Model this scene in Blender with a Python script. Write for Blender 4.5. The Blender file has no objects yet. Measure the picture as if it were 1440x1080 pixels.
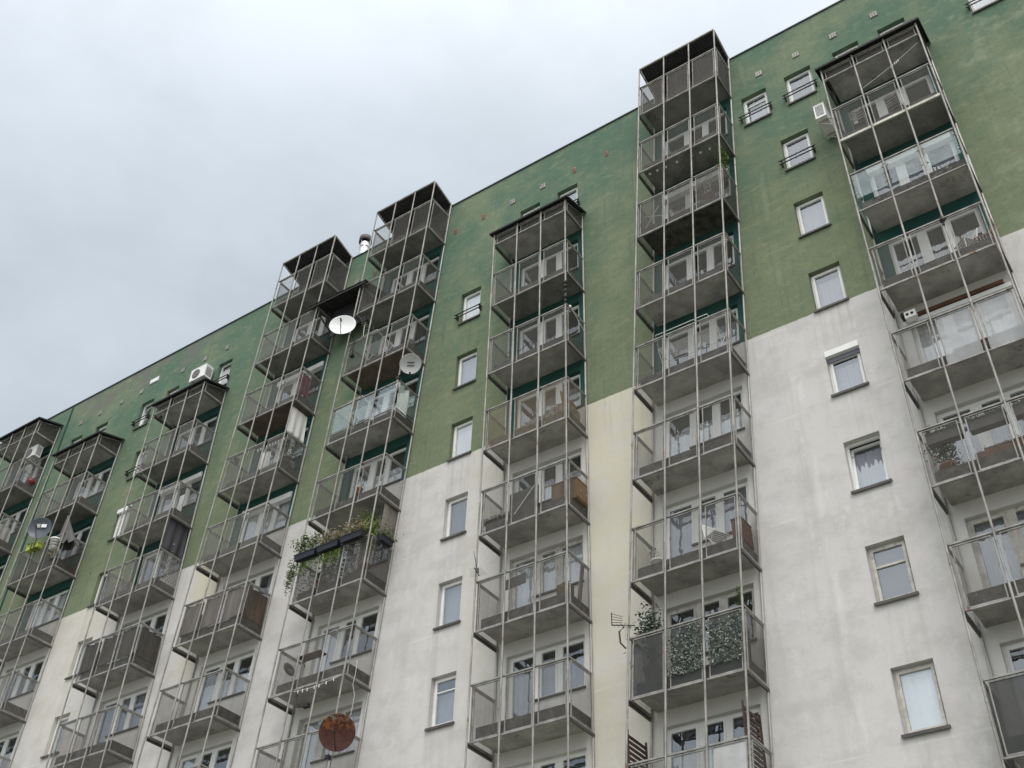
import bpy, math, random
from mathutils import Vector, Matrix
R = math.radians
random.seed(11)
scene = bpy.context.scene
COL = scene.collection
H = 2.8          # storey height
W = 2.72         # width of a balcony tower
D = 1.03         # depth of a balcony
ZG = -32.0       # street level
ZB = -10.06      # lower edge of the green paint
ZR = 2.0         # roof edge

# ------------------------------------------------------------------ materials
def new_mat(name):
    m = bpy.data.materials.new(name); m.use_nodes = True
    nt = m.node_tree
    for n in list(nt.nodes): nt.nodes.remove(n)
    return m, nt, nt.nodes.new('ShaderNodeOutputMaterial')
class G:
    """small helper for node graphs"""
    def __init__(s, nt): s.nt = nt
    def n(s, t, **kw):
        x = s.nt.nodes.new(t)
        for k, v in kw.items(): setattr(x, k, v)
        return x
    def l(s, a, b): s.nt.links.new(a, b)
    def setin(s, sock, v):
        if hasattr(v, 'is_output'): s.l(v, sock)
        else: sock.default_value = v
    def math(s, op, a, b=0.0, c=None, clamp=False):
        x = s.n('ShaderNodeMath', operation=op, use_clamp=clamp)
        s.setin(x.inputs[0], a); s.setin(x.inputs[1], b)
        if c is not None: s.setin(x.inputs[2], c)
        return x.outputs[0]
    def ramp(s, v, lo, hi, a=0.0, b=1.0):
        x = s.n('ShaderNodeMapRange', interpolation_type='SMOOTHSTEP')
        s.setin(x.inputs[0], v); x.inputs[1].default_value = lo; x.inputs[2].default_value = hi
        x.inputs[3].default_value = a; x.inputs[4].default_value = b
        return x.outputs[0]
    def mix(s, f, a, b):
        x = s.n('ShaderNodeMix', data_type='RGBA')
        s.setin(x.inputs[0], f)
        for sock, v in ((x.inputs[6], a), (x.inputs[7], b)):
            if hasattr(v, 'is_output'): s.l(v, sock)
            else: sock.default_value = (v[0], v[1], v[2], 1)
        return x.outputs[2]
    def pos(s): return s.n('ShaderNodeNewGeometry').outputs['Position']
    def objc(s): return s.n('ShaderNodeTexCoord').outputs['Object']
    def noise(s, vec, scale=(1, 1, 1), sc=1.0, det=4.0, rough=.55, off=(0, 0, 0)):
        m = s.n('ShaderNodeMapping'); s.l(vec, m.inputs[0])
        m.inputs[3].default_value = scale; m.inputs[1].default_value = off
        x = s.n('ShaderNodeTexNoise'); s.l(m.outputs[0], x.inputs['Vector'])
        x.inputs['Scale'].default_value = sc; x.inputs['Detail'].default_value = det; x.inputs['Roughness'].default_value = rough
        return x.outputs[0]
    def sep(s, v):
        x = s.n('ShaderNodeSeparateXYZ'); s.l(v, x.inputs[0]); return x.outputs
    def bsdf(s, col, rough=.8, metal=0.0, bump=None, bd=.02, spec=.3):
        b = s.n('ShaderNodeBsdfPrincipled')
        if hasattr(col, 'is_output'): s.l(col, b.inputs['Base Color'])
        else: b.inputs['Base Color'].default_value = (*col, 1)
        s.setin(b.inputs['Roughness'], rough); b.inputs['Metallic'].default_value = metal
        b.inputs['Specular IOR Level'].default_value = spec
        if bump is not None:
            k = s.n('ShaderNodeBump'); s.l(bump, k.inputs['Height']); k.inputs['Strength'].default_value = .6
            k.inputs['Distance'].default_value = bd; s.l(k.outputs[0], b.inputs['Normal'])
        return b.outputs[0]

def wall_mat(name, kind):
    m, nt, out = new_mat(name); g = G(nt); p = g.pos(); x, y, z = g.sep(p)
    big = g.noise(p, sc=.35, det=5, rough=.6)
    mid = g.noise(p, (1, 1, 1.4), sc=1.3, det=6, rough=.62, off=(3, 1, 7))
    fine = g.noise(p, sc=9, det=4, rough=.6)
    streak = g.noise(p, (2.6, 1, .16), sc=1.0, det=5, rough=.6)
    streak2 = g.noise(p, (7, 1, .3), sc=1.0, det=4, rough=.6, off=(9, 0, 0))
    # green paint, teal near the roof, olive further down
    t = g.math('ADD', g.ramp(z, -9.5, 1.2), g.math('MULTIPLY', g.math('SUBTRACT', mid, .5), 1.9), clamp=True)
    t = g.math('ADD', t, g.math('MULTIPLY', g.math('SUBTRACT', streak, .5), .8), clamp=True)
    green = g.mix(t, (.162, .188, .115), (.096, .158, .112))
    green = g.mix(g.ramp(big, .46, .66, 0, .6), green, (.205, .232, .148))
    green = g.mix(g.ramp(streak2, .52, .72, 0, .4), green, (.085, .125, .10))
    green = g.mix(g.ramp(fine, .45, .7, 0, .2), green, (.05, .09, .06))
    brush = g.noise(p, (1.2, 1, 2.6), sc=1.7, det=7, rough=.68, off=(6, 0, 4))
    green = g.mix(g.ramp(brush, .52, .66, 0, .5), green, (.225, .245, .155))
    green = g.mix(g.ramp(brush, .46, .34, 0, .35), green, (.085, .115, .08))
    lm = g.ramp(x, -17, -21)
    spots = g.math('MULTIPLY', g.ramp(g.noise(p, (1, 1, 1.5), sc=3.6, det=7, rough=.7), .60, .66), g.ramp(g.noise(p, sc=.7, det=2, off=(5, 0, 2)), .48, .58))
    green = g.mix(g.math('MULTIPLY', g.math('MULTIPLY', spots, lm), .85), green, (.02, .04, .03))
    # bare repair band just under the roof at the far end
    pm = g.math('MULTIPLY', g.ramp(x, -19.5, -22.5), g.math('MULTIPLY', g.ramp(z, .45, 1.1), g.ramp(x, -30.0, -29.0)))
    pm = g.math('MULTIPLY', pm, g.ramp(g.noise(p, (.6, 1, 1), sc=1.2, det=6, rough=.65, off=(2, 0, 5)), .44, .54))
    green = g.mix(g.math('MULTIPLY', pm, .8), green, (.15, .15, .135))
    pale = g.math('MULTIPLY', g.ramp(x, 8.3, 8.9), g.ramp(g.noise(p, sc=1.1, det=6, rough=.66, off=(1, 0, 3)), .5, .66))
    green = g.mix(g.math('MULTIPLY', pale, .5), green, (.26, .29, .21))
    # white paint with yellow and grey weathering
    white = g.mix(g.ramp(mid, .42, .68), (.555, .537, .525), (.48, .465, .452))
    white = g.mix(g.ramp(streak, .5, .75, 0, .4), white, (.41, .395, .375))
    white = g.mix(g.ramp(fine, .5, .75, 0, .25), white, (.42, .41, .39))
    white = g.mix(g.ramp(g.noise(p, (1, 1, .5), sc=2.2, det=7, rough=.68, off=(8, 0, 1)), .56, .66, 0, .5), white, (.63, .615, .60))
    def bump_x(a, b, s=.35): return g.math('MULTIPLY', g.ramp(x, a - s, a + s), g.ramp(x, b + s, b - s))
    ymask = g.math('MULTIPLY', bump_x(-3.3, -1.2), g.ramp(z, -26, -10.5, .42, 1))
    ymask = g.math('MAXIMUM', ymask, g.math('MULTIPLY', bump_x(-7.2, -5.4, .5), g.ramp(z, -21, -11, .12, .55)))
    ymask = g.math('MAXIMUM', ymask, g.math('MULTIPLY', bump_x(-18.4, -17.0, .5), g.ramp(z, -18, -11, .15, .95)))
    ymask = g.math('MAXIMUM', ymask, g.math('MULTIPLY', bump_x(-25.6, -22.5, .6), g.ramp(z, -17, -11, .1, .4)))
    ymask = g.math('MULTIPLY', ymask, g.ramp(g.math('ADD', g.math('MULTIPLY', big, .5), g.math('MULTIPLY', mid, .5)), .36, .58, .3, 1))
    white = g.mix(ymask, white, (.575, .54, .42))
    # run-off under the sills, pale filler scars and faint panel seams
    for a, b in ((3.5, 4.42), (-8.05, -7.12), (-24.1, -23.2), (2.3, 2.75), (-9.0, -8.75), (5.0, 5.35)):
        dr = g.math('MULTIPLY', bump_x(a, b, .06), g.ramp(streak2, .42, .66))
        white = g.mix(g.math('MULTIPLY', dr, .22), white, (.36, .345, .32))
    scar = g.math('MULTIPLY', bump_x(2.72, 2.86, .05), g.ramp(g.noise(p, (2, 1, .7), sc=1.0, det=5, off=(0, 0, 3)), .5, .58))
    scar = g.math('MAXIMUM', scar, g.math('MULTIPLY', bump_x(-6.75, -6.62, .05), g.ramp(g.noise(p, (2, 1, .7), sc=1.0, det=5, off=(4, 0, 1)), .5, .58)))
    sw = g.math('ABSOLUTE', g.math('SUBTRACT', g.math('FRACT', g.math('ADD', g.math('MULTIPLY', z, 1 / 2.8), g.math('ADD', .12, g.math('MULTIPLY', mid, .03)))), .5))
    scar = g.math('MAXIMUM', scar, g.math('MULTIPLY', g.ramp(sw, .014, .004), g.ramp(g.noise(p, (.7, 1, 1), sc=1.0, det=5, off=(7, 0, 6)), .48, .6)))
    white = g.mix(g.math('MULTIPLY', scar, .36), white, (.67, .655, .64))
    green = g.mix(g.math('MULTIPLY', scar, .28), green, (.25, .28, .2))
    # run-off stains below the green edge
    run = g.math('MULTIPLY', g.ramp(z, ZB - 2.6, ZB), g.ramp(streak2, .5, .7))
    white = g.mix(g.math('MULTIPLY', run, .35), white, (.36, .36, .29))
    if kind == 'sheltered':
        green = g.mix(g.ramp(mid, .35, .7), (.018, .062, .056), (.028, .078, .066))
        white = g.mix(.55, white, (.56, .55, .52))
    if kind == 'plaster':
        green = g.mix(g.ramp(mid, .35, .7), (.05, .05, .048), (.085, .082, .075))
    edge = g.math('ADD', z, g.math('MULTIPLY', g.math('SUBTRACT', fine, .5), .05))
    col = g.mix(g.ramp(edge, ZB - .012, ZB + .012), white, green)
    h = g.math('ADD', g.math('MULTIPLY', g.noise(p, sc=40, det=3), .35), g.math('MULTIPLY', mid, 1.0))
    g.l(g.bsdf(col, .9, bump=h, bd=.02, spec=.15), out.inputs[0])
    return m

def plain(name, col, rough=.7, metal=0.0, var=.25, sc=3.0, stain=None, st=(.56, .68), spec=.3, bump=0, vert=1.0):
    m, nt, out = new_mat(name); g = G(nt); p = g.pos()
    n = g.noise(p, (1, 1, vert), sc=sc, det=6, rough=.65)
    c = g.mix(g.ramp(n, .3, .7), tuple(v * (1 - var) for v in col), tuple(min(1, v * (1 + var)) for v in col))
    if stain:
        c = g.mix(g.ramp(g.noise(p, (1, 1, .6), sc=sc * 1.7, det=7, rough=.7, off=(4, 2, 9)), st[0], st[1]), c, stain)
    g.l(g.bsdf(c, rough, metal, bump=(g.noise(p, sc=30, det=4) if bump else None), bd=bump, spec=spec), out.inputs[0])
    return m

def sheet_mat(name, col, cover, var=.12, streak=.1, grime=(.07, .065, .055)):
    """perforated steel sheet: part of the area is open"""
    m, nt, out = new_mat(name); g = G(nt); p = g.pos()
    n1 = g.noise(p, sc=1.6, det=6, rough=.65)
    n2 = g.noise(p, (9, 9, .4), sc=1.0, det=2, rough=.5)
    n3 = g.noise(p, (5, 5, 1.2), sc=1.0, det=6, rough=.7, off=(2, 3, 4))
    c = g.mix(g.ramp(n1, .3, .7), col, tuple(v * .72 for v in col))
    c = g.mix(g.ramp(n3, .55, .75, 0, .6), c, grime)
    a = g.math('ADD', g.math('MULTIPLY', g.math('SUBTRACT', n1, .5), var * 2), cover)
    a = g.math('ADD', a, g.math('MULTIPLY', g.math('SUBTRACT', n2, .5), streak * 2), clamp=True)
    b = g.bsdf(c, .6, .2)
    t = g.n('ShaderNodeBsdfTransparent'); mx = g.n('ShaderNodeMixShader')
    g.l(a, mx.inputs[0]); g.l(t.outputs[0], mx.inputs[1]); g.l(b, mx.inputs[2]); g.l(mx.outputs[0], out.inputs[0])
    return m

def glass_mat(name, tint, ior=2.0, dirt=.05):
    m, nt, out = new_mat(name); g = G(nt); p = g.pos()
    t = g.n('ShaderNodeBsdfTransparent'); t.inputs[0].default_value = (*tint, 1)
    gl = g.n('ShaderNodeBsdfGlossy'); gl.inputs['Roughness'].default_value = .015; gl.inputs['Color'].default_value = (.86, .93, 1, 1)
    wob = g.noise(p, sc=2.4, det=2); k = g.n('ShaderNodeBump'); g.l(wob, k.inputs['Height']); k.inputs['Strength'].default_value = .3
    k.inputs['Distance'].default_value = .02; g.l(k.outputs[0], gl.inputs['Normal'])
    fr = g.n('ShaderNodeFresnel'); bf = g.n('ShaderNodeNewGeometry').outputs['Backfacing']
    g.l(g.math('ADD', g.math('MULTIPLY', bf, 1 / ior - ior), ior), fr.inputs[0])
    mx = g.n('ShaderNodeMixShader'); g.l(fr.outputs[0], mx.inputs[0]); g.l(t.outputs[0], mx.inputs[1]); g.l(gl.outputs[0], mx.inputs[2])
    df = g.n('ShaderNodeBsdfDiffuse'); df.inputs[0].default_value = (.6, .62, .62, 1)
    m2 = g.n('ShaderNodeMixShader'); g.l(g.ramp(g.noise(p, sc=3, det=6, rough=.7), .35, .8, dirt * .4, dirt * 2.2), m2.inputs[0])
    g.l(mx.outputs[0], m2.inputs[1]); g.l(df.outputs[0], m2.inputs[2]); g.l(m2.outputs[0], out.inputs[0])
    return m

def cloth_mat(name, col, thin=.25):
    m, nt, out = new_mat(name); g = G(nt); p = g.pos()
    c = g.mix(g.ramp(g.noise(p, (5, 5, .5), sc=1, det=3), .3, .7), tuple(v * .9 for v in col), col)
    b = g.bsdf(c, .9, spec=.1)
    tl = g.n('ShaderNodeBsdfTranslucent'); g.l(c, tl.inputs[0]); mx = g.n('ShaderNodeMixShader'); mx.inputs[0].default_value = thin
    g.l(b, mx.inputs[1]); g.l(tl.outputs[0], mx.inputs[2]); g.l(mx.outputs[0], out.inputs[0])
    return m

def leaf_mat(name, a, b):
    m, nt, out = new_mat(name); g = G(nt); p = g.pos()
    oi = g.n('ShaderNodeNewGeometry')
    c = g.mix(oi.outputs['Random Per Island'], a, b)
    g.l(g.bsdf(c, .55, spec=.35), out.inputs[0])
    return m

M = {}
M['wall'] = wall_mat('weathered_facade_paint', 'open')
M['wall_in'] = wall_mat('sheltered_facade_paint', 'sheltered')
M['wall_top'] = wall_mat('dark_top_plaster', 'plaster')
M['steel'] = plain('galvanised_steel', (.275, .264, .243), .55, .3, .28, 2.5, stain=(.17, .10, .06), st=(.6, .68))
M['steel_lo'] = plain('dull_galvanised_steel', (.36, .35, .33), .5, .35, .15, 2.5, stain=(.16, .12, .09), st=(.64, .74))
M['rail'] = plain('grey_rail_paint', (.265, .257, .243), .55, .2, .28, 4, stain=(.16, .09, .05), st=(.59, .66))
M['slab'] = plain('balcony_concrete', (.33, .32, .30), .9, 0, .3, 1.5, stain=(.17, .162, .148), st=(.58, .70), bump=.01)
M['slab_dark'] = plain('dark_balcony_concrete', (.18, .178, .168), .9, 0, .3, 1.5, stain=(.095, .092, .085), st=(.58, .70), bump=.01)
M['slab_wood'] = plain('brown_boarded_underside', (.12, .095, .075), .85, 0, .25, 2, stain=(.05, .042, .035), bump=.01)
M['slab_edge'] = plain('grimy_slab_edge', (.085, .08, .073), .95, 0, .4, 5, stain=(.2, .19, .17), st=(.6, .7), bump=.02)
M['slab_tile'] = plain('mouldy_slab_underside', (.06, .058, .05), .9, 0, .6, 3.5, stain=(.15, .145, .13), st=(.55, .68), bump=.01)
M['sheet'] = sheet_mat('perforated_sheet', (.12, .114, .103), .33)
M['sheet_pale'] = sheet_mat('pale_perforated_sheet', (.195, .188, .173), .40)
M['sheet_dense'] = sheet_mat('dirty_perforated_sheet', (.09, .084, .075), .6)
M['sheet_rust'] = sheet_mat('rusty_perforated_sheet', (.20, .165, .115), .38)
M['net'] = sheet_mat('black_screen_net', (.05, .052, .05), .88, .05, .06)
M['white_screen'] = sheet_mat('white_reed_screen', (.50, .50, .49), .88, .06, .1, (.36, .36, .35))
M['boards'] = plain('grey_weathered_boards', (.20, .18, .16), .85, 0, .35, 3, stain=(.30, .28, .26), st=(.6, .72), bump=.02, vert=.15)
M['boards_brown'] = plain('brown_weathered_boards', (.115, .075, .052), .8, 0, .45, 4, stain=(.33, .27, .22), st=(.66, .74), bump=.02, vert=.2)
M['slat_brown'] = plain('dark_brown_slats', (.06, .036, .026), .7, 0, .3, 4)
M['dark_boards'] = plain('dark_stained_boards', (.075, .068, .062), .85, 0, .35, 3, stain=(.12, .075, .045), st=(.58, .7), bump=.02, vert=.3)
M['glass'] = glass_mat('window_glass', (.96, .97, .97), 2.5, .03)
M['clear'] = glass_mat('clear_balustrade_glass', (.88, .92, .91), 1.55, .07)
M['pvc'] = plain('white_pvc', (.72, .72, .70), .4, 0, .06, 2)
M['oldframe'] = plain('grey_wooden_frame', (.50, .48, .44), .7, 0, .2, 5, stain=(.25, .23, .2))
M['sill'] = plain('dark_metal_sill', (.085, .08, .075), .5, .3, .2)
M['black'] = plain('black_metal', (.028, .026, .026), .55, .3, .2)
M['roofing'] = plain('dark_corrugated_roofing', (.03, .03, .034), .6, .1, .25)
M['felt'] = plain('roof_felt', (.06, .06, .06), .9)
M['coping'] = plain('metal_coping', (.05, .052, .055), .5, .4)
M['cur_white'] = cloth_mat('white_curtain', (.68, .69, .70))
M['cur_grey'] = cloth_mat('grey_curtain', (.27, .275, .32))
M['cur_blue'] = cloth_mat('pale_blue_blind', (.78, .83, .86))
M['cur_dark'] = cloth_mat('dark_curtain', (.10, .095, .11))
M['cur_cream'] = plain('cream_edge_strip', (.50, .48, .42), .6)
M['dark'] = plain('dark_interior', (.02, .02, .022), .9)
M['white'] = plain('white_plastic', (.74, .74, .73), .4, 0, .06)
M['dish'] = plain('white_dish_paint', (.74, .75, .75), .4, 0, .05)
M['dish_grey'] = plain('grey_dish_paint', (.36, .36, .36), .5, 0, .08)
M['dish_dark'] = plain('dark_dish_paint', (.07, .085, .105), .35, 0, .15)
M['wood'] = plain('honey_wood', (.15, .095, .05), .6, 0, .25, 4, vert=.2)
M['wood_red'] = plain('red_brown_wood', (.11, .055, .035), .6, 0, .25, 4)
M['junk'] = plain('grey_clutter', (.19, .18, .17), .9, 0, .5, 6)
M['towel'] = cloth_mat('white_towel', (.80, .79, .76), .2)
M['mauve'] = cloth_mat('mauve_cloth', (.25, .07, .13), .1)
M['grey_cloth'] = cloth_mat('grey_parasol_cloth', (.145, .14, .14), .1)
M['pink'] = plain('pinkish_plastic', (.34, .19, .16), .6)
M['red'] = plain('red_plastic', (.20, .025, .03), .4)
M['lime'] = plain('lime_box', (.28, .34, .05), .5)
M['box'] = plain('black_plastic_trough', (.018, .02, .028), .45)
M['terracotta'] = plain('terracotta', (.33, .15, .09), .8)
M['soil'] = plain('soil', (.05, .04, .03), 1)
M['chrome'] = plain('stainless_flue', (.5, .5, .51), .3, 1.0, .05)
M['leaf'] = leaf_mat('green_leaves', (.04, .075, .02), (.11, .16, .04))
M['leaf_bright'] = leaf_mat('bright_green_leaves', (.10, .18, .03), (.22, .31, .07))
M['leaf_dark'] = leaf_mat('dark_green_leaves', (.02, .04, .022), (.05, .085, .05))
M['leaf_net'] = leaf_mat('artificial_leaves', (.03, .05, .035), (.34, .37, .33))
M['leaf_dry'] = leaf_mat('dry_stems', (.16, .13, .07), (.28, .24, .13))
M['bloom'] = leaf_mat('pale_flowers', (.72, .72, .66), (.62, .58, .55))
M['bloom_red'] = leaf_mat('small_red_flowers', (.35, .08, .05), (.5, .3, .2))

def rust_dish():
    m, nt, out = new_mat('rusty_dish'); g = G(nt); p = g.objc(); x, y, z = g.sep(p)
    n = g.noise(p, sc=8, det=8, rough=.75)
    up = g.ramp(g.math('ADD', z, g.math('MULTIPLY', g.math('SUBTRACT', n, .5), .5)), -.05, .25)
    c = g.mix(g.ramp(n, .35, .65), (.05, .02, .018), (.085, .034, .026))
    c = g.mix(g.math('MULTIPLY', up, g.ramp(n, .42, .58)), c, (.22, .075, .02))
    c = g.mix(g.math('MULTIPLY', g.ramp(z, .2, .38), g.ramp(g.noise(p, sc=14, det=4), .48, .58)), c, (.26, .25, .22))
    g.l(g.bsdf(c, .85, .1), out.inputs[0]); return m
M['rust'] = rust_dish()

# ------------------------------------------------------------------ mesh building
class MB:
    def __init__(s): s.v = []; s.f = []; s.m = []; s.mats = []; s.sm = []
    def mi(s, m):
        if m not in s.mats: s.mats.append(m)
        return s.mats.index(m)
    def face(s, pts, m, smooth=False):
        i = len(s.v); s.v += [tuple(p) for p in pts]; s.f.append(tuple(range(i, i + len(pts)))); s.m.append(s.mi(m)); s.sm.append(smooth)
    def idx(s, verts, faces, m, smooth=False):
        i = len(s.v); s.v += [tuple(p) for p in verts]
        for f in faces: s.f.append(tuple(i + k for k in f)); s.m.append(s.mi(m)); s.sm.append(smooth)
    def box(s, x0, x1, y0, y1, z0, z1, m, T=None):
        v = [(x0, y0, z0), (x1, y0, z0), (x1, y1, z0), (x0, y1, z0), (x0, y0, z1), (x1, y0, z1), (x1, y1, z1), (x0, y1, z1)]
        if T: v = [T @ Vector(p) for p in v]
        s.idx(v, [(0, 3, 2, 1), (4, 5, 6, 7), (0, 1, 5, 4), (1, 2, 6, 5), (2, 3, 7, 6), (3, 0, 4, 7)], m)
    def bar(s, a, b, w, h, m):
        """square bar between two points"""
        a, b = Vector(a), Vector(b); d = (b - a).normalized()
        up = Vector((0, 0, 1)) if abs(d.z) < .9 else Vector((1, 0, 0))
        r = d.cross(up).normalized() * w / 2; u = r.cross(d).normalized() * h / 2
        v = [a - r - u, a + r - u, a + r + u, a - r + u, b - r - u, b + r - u, b + r + u, b - r + u]
        s.idx(v, [(0, 1, 2, 3), (7, 6, 5, 4), (4, 5, 1, 0), (5, 6, 2, 1), (6, 7, 3, 2), (7, 4, 0, 3)], m)
    def tube(s, pts, r, m, n=8):
        pts = [Vector(p) for p in pts]; rings = []
        for i, p in enumerate(pts):
            d = (pts[min(i + 1, len(pts) - 1)] - pts[max(i - 1, 0)]).normalized()
            up = Vector((0, 0, 1)) if abs(d.z) < .9 else Vector((1, 0, 0))
            a = d.cross(up).normalized(); b = d.cross(a)
            rr = r[i] if isinstance(r, (list, tuple)) else r
            rings.append([p + (a * math.cos(t) + b * math.sin(t)) * rr for t in [2 * math.pi * k / n for k in range(n)]])
        v = [q for ring in rings for q in ring]; f = []
        for i in range(len(rings) - 1):
            for k in range(n): f.append((i * n + k, i * n + (k + 1) % n, (i + 1) * n + (k + 1) % n, (i + 1) * n + k))
        s.idx(v, f, m, True)
        s.face(rings[0][::-1], m); s.face(rings[-1], m)
    def lathe(s, prof, m, T=Matrix(), n=24):
        v = []; f = []
        for r, z in prof: v += [T @ Vector((r * math.cos(2 * math.pi * k / n), r * math.sin(2 * math.pi * k / n), z)) for k in range(n)]
        for i in range(len(prof) - 1):
            for k in range(n): f.append((i * n + k, i * n + (k + 1) % n, (i + 1) * n + (k + 1) % n, (i + 1) * n + k))
        s.idx(v, f, m, True)
    def leaves(s, n, pf, size, m, flat=.5):
        for _ in range(n):
            c = Vector(pf()); a = Vector((random.gauss(0, 1), random.gauss(0, 1), random.gauss(0, 1) * flat)).normalized()
            b = a.cross(Vector((random.gauss(0, 1), random.gauss(0, 1), random.gauss(0, 1)))).normalized()
            L = size * random.uniform(.6, 1.3); w = L * random.uniform(.35, .55)
            s.face([c - a * L * .5, c + b * w * .5, c + a * L * .5, c - b * w * .5], m)
    def shear(s, k):
        if k: s.v = [(x + k * z, y, z) for x, y, z in s.v]
        return s
    def mesh(s, name):
        me = bpy.data.meshes.new(name); me.from_pydata(s.v, [], s.f)
        for m in s.mats: me.materials.append(M[m])
        me.polygons.foreach_set('material_index', s.m); me.polygons.foreach_set('use_smooth', s.sm); me.update()
        return me
    def obj(s, name, parent=None, at=None):
        return put(name, s.mesh(name), parent, at)

def wloc(o):
    v = Vector(o.location)
    while o.parent: o = o.parent; v += o.location
    return v
def put(name, me, parent=None, at=None):
    o = bpy.data.objects.new(name, me); COL.objects.link(o)
    if parent: o.parent = parent
    if at is not None: o.location = Vector(at) - (wloc(parent) if parent else Vector())
    return o
def empty(name, at):
    o = bpy.data.objects.new(name, None); COL.objects.link(o); o.location = at; o.empty_display_size = .3
    return o
def tag(o, label=None, cat=None, group=None, kind=None):
    if label: o['label'] = label
    if cat: o['category'] = cat
    if group: o['group'] = group
    if kind: o['kind'] = kind
    return o

# ------------------------------------------------------------------ towers: centre x at z = 0, sideways lean per metre of height
TX = dict(X=-31.80, Y=-26.53, Z=-20.648, A=-15.072, B=-10.284, C=-4.553, D=.951, E=6.716)
LEAN = dict(X=.0376, Y=.0369, Z=0.0, A=.0666, B=.0666, C=0.0, D=.0666, E=0.0)
def zf(f): return -(f - 1) * H
def P(t, f, u, y, z):
    """point of a tower: floor f, u across from its low-x edge, y out of the wall (negative), z above the floor's lower rail"""
    zz = zf(f) + z
    return Vector((TX[t] - W / 2 + u + LEAN[t] * zz, y, zz))

# ------------------------------------------------------------------ the building
bld = tag(empty('apartment_building', (-8, 0, ZG)), 'long slab block painted green above and white below, with a flat roof', 'building')
RD = .20   # depth of window reveals
wb = MB()
def quad_wall(pts, m): wb.face(pts, m)
def fill(rows_x, z0, z1, m):
    """wall between x lines; rows_x = [(xa(z), xb(z))...] solid spans"""
    for xa, xb in rows_x:
        wb.face([(xa(z0), 0, z0), (xb(z0), 0, z0), (xb(z1), 0, z1), (xa(z1), 0, z1)], m)
def strip(xl, xr, holes, mats):
    """holes: (z0, z1, xa(z), xb(z), sides) ; mats: [(z_low, material)...] from the top downwards"""
    zs = {ZR, ZG} | {h[0] for h in holes} | {h[1] for h in holes} | {z for z, _ in mats if ZG < z < ZR}
    zs = sorted(zs, reverse=True)
    for zt, zb in zip(zs, zs[1:]):
        zm = (zt + zb) / 2
        m = next(mm for zl, mm in mats if zm > zl)
        hs = sorted([h for h in holes if h[0] < zm < h[1]], key=lambda h: h[2](zm))
        cur = xl; spans = []
        for h in hs:
            if h[2](zm) - cur(zm) > 1e-4: spans.append((cur, h[2]))
            cur = h[3]
        spans.append((cur, xr)); fill(spans, zb, zt, m)
    for z0, z1, xa, xb, sides in holes:
        m = next(mm for zl, mm in mats if (z0 + z1) / 2 > zl)
        a, b = (lambda z, y: (xa(z), y, z)), (lambda z, y: (xb(z), y, z))
        if 'l' in sides: wb.face([a(z0, 0), a(z1, 0), a(z1, RD + .1), a(z0, RD + .1)], m)
        if 'r' in sides:
            zt = sides['r'] if isinstance(sides, dict) and sides['r'] else z1
            wb.face([b(z0, 0), b(z0, RD + .1), b(zt, RD + .1), b(zt, 0)], m)
        if 't' in sides: wb.face([a(z1, 0), b(z1, 0), b(z1, RD + .1), a(z1, RD + .1)], m)
        if 'b' in sides: wb.face([a(z0, 0), a(z0, RD + .1), b(z0, RD + .1), b(z0, 0)], m)
def lin(x, k): return lambda z: x + k * z
ALL = {'l': 1, 'r': 0, 't': 1, 'b': 1}
def rect(x0, x1, z0, z1): return (z0, z1, lin(x0, 0), lin(x1, 0), ALL)

# free-standing small windows: (x0, x1, top z, style, label)
TOPS = {1: -.27, 2: -3.06, 3: -5.87, 4: -8.66, 5: -11.44, 6: -14.22, 7: -17.0, 8: -19.8}
WIN = []
def win(x0, x1, r, **kw): WIN.append(dict(x0=x0, x1=x1, z1=TOPS[r], z0=TOPS[r] - 1.37, **kw))
win(2.60, 3.43, 1, bars=1, cur='cur_grey', half=1); win(4.03, 4.87, 1, bars=1, cur='cur_dark'); win(5.58, 6.38, 1, cur='cur_dark'); win(6.98, 7.78, 1, cur='dark')
win(9.50, 10.32, 1, bars=1, cur='cur_white')
win(3.54, 4.38, 2, bars=1, cur='cur_dark'); win(3.54, 4.38, 3, cur='cur_grey'); win(3.54, 4.38, 4, cur='cur_grey', fold=1)
win(3.54, 4.38, 5, shutter='open', cur='cur_grey', fold=1, label='window with a white roller shutter box'); win(3.54, 4.38, 6, tilt=1, cur='cur_grey', fold=1, label='window tilted open')
win(3.54, 4.38, 7, cur='cur_dark', old=1, split=1, label='window in an old grey frame with dark panes'); win(3.54, 4.38, 8, old=1, cur='cur_blue', label='window in a peeling frame with a pale blue blind')
win(-7.98, -7.18, 2, bars=1, cur='cur_white'); win(-7.98, -7.18, 3, cur='cur_grey'); win(-7.98, -7.18, 4, cur='cur_white'); win(-7.98, -7.18, 5, cur='cur_dark')
win(-7.98, -7.18, 6, cur='cur_grey'); win(-7.98, -7.18, 7, cur='cur_grey', half=1)
win(-5.68, -4.87, 1, cur='cur_grey'); win(-4.17, -3.38, 1, bars=1, cur='cur_grey')
win(-24.70, -23.93, 1, bars=1, tilt=1, cur='cur_dark'); win(-23.18, -22.45, 1, cur='cur_dark'); win(-21.67, -20.93, 1, cur='cur_grey'); win(-20.17, -19.42, 1, bars=1, tilt=1, cur='cur_white')
win(-29.20, -28.45, 1, cur='cur_grey'); win(-27.57, -26.80, 1, cur='cur_grey')
for r, kw in ((2, dict(bars=1, cur='cur_white')), (3, dict(shutter='shut', label='window behind a lowered slatted shutter')), (4, dict(cur='cur_grey')), (5, dict(cur='cur_white')), (6, dict(cur='cur_white')), (7, dict(cur='cur_grey'))):
    win(-24.06, -23.26, r, **kw)

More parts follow.
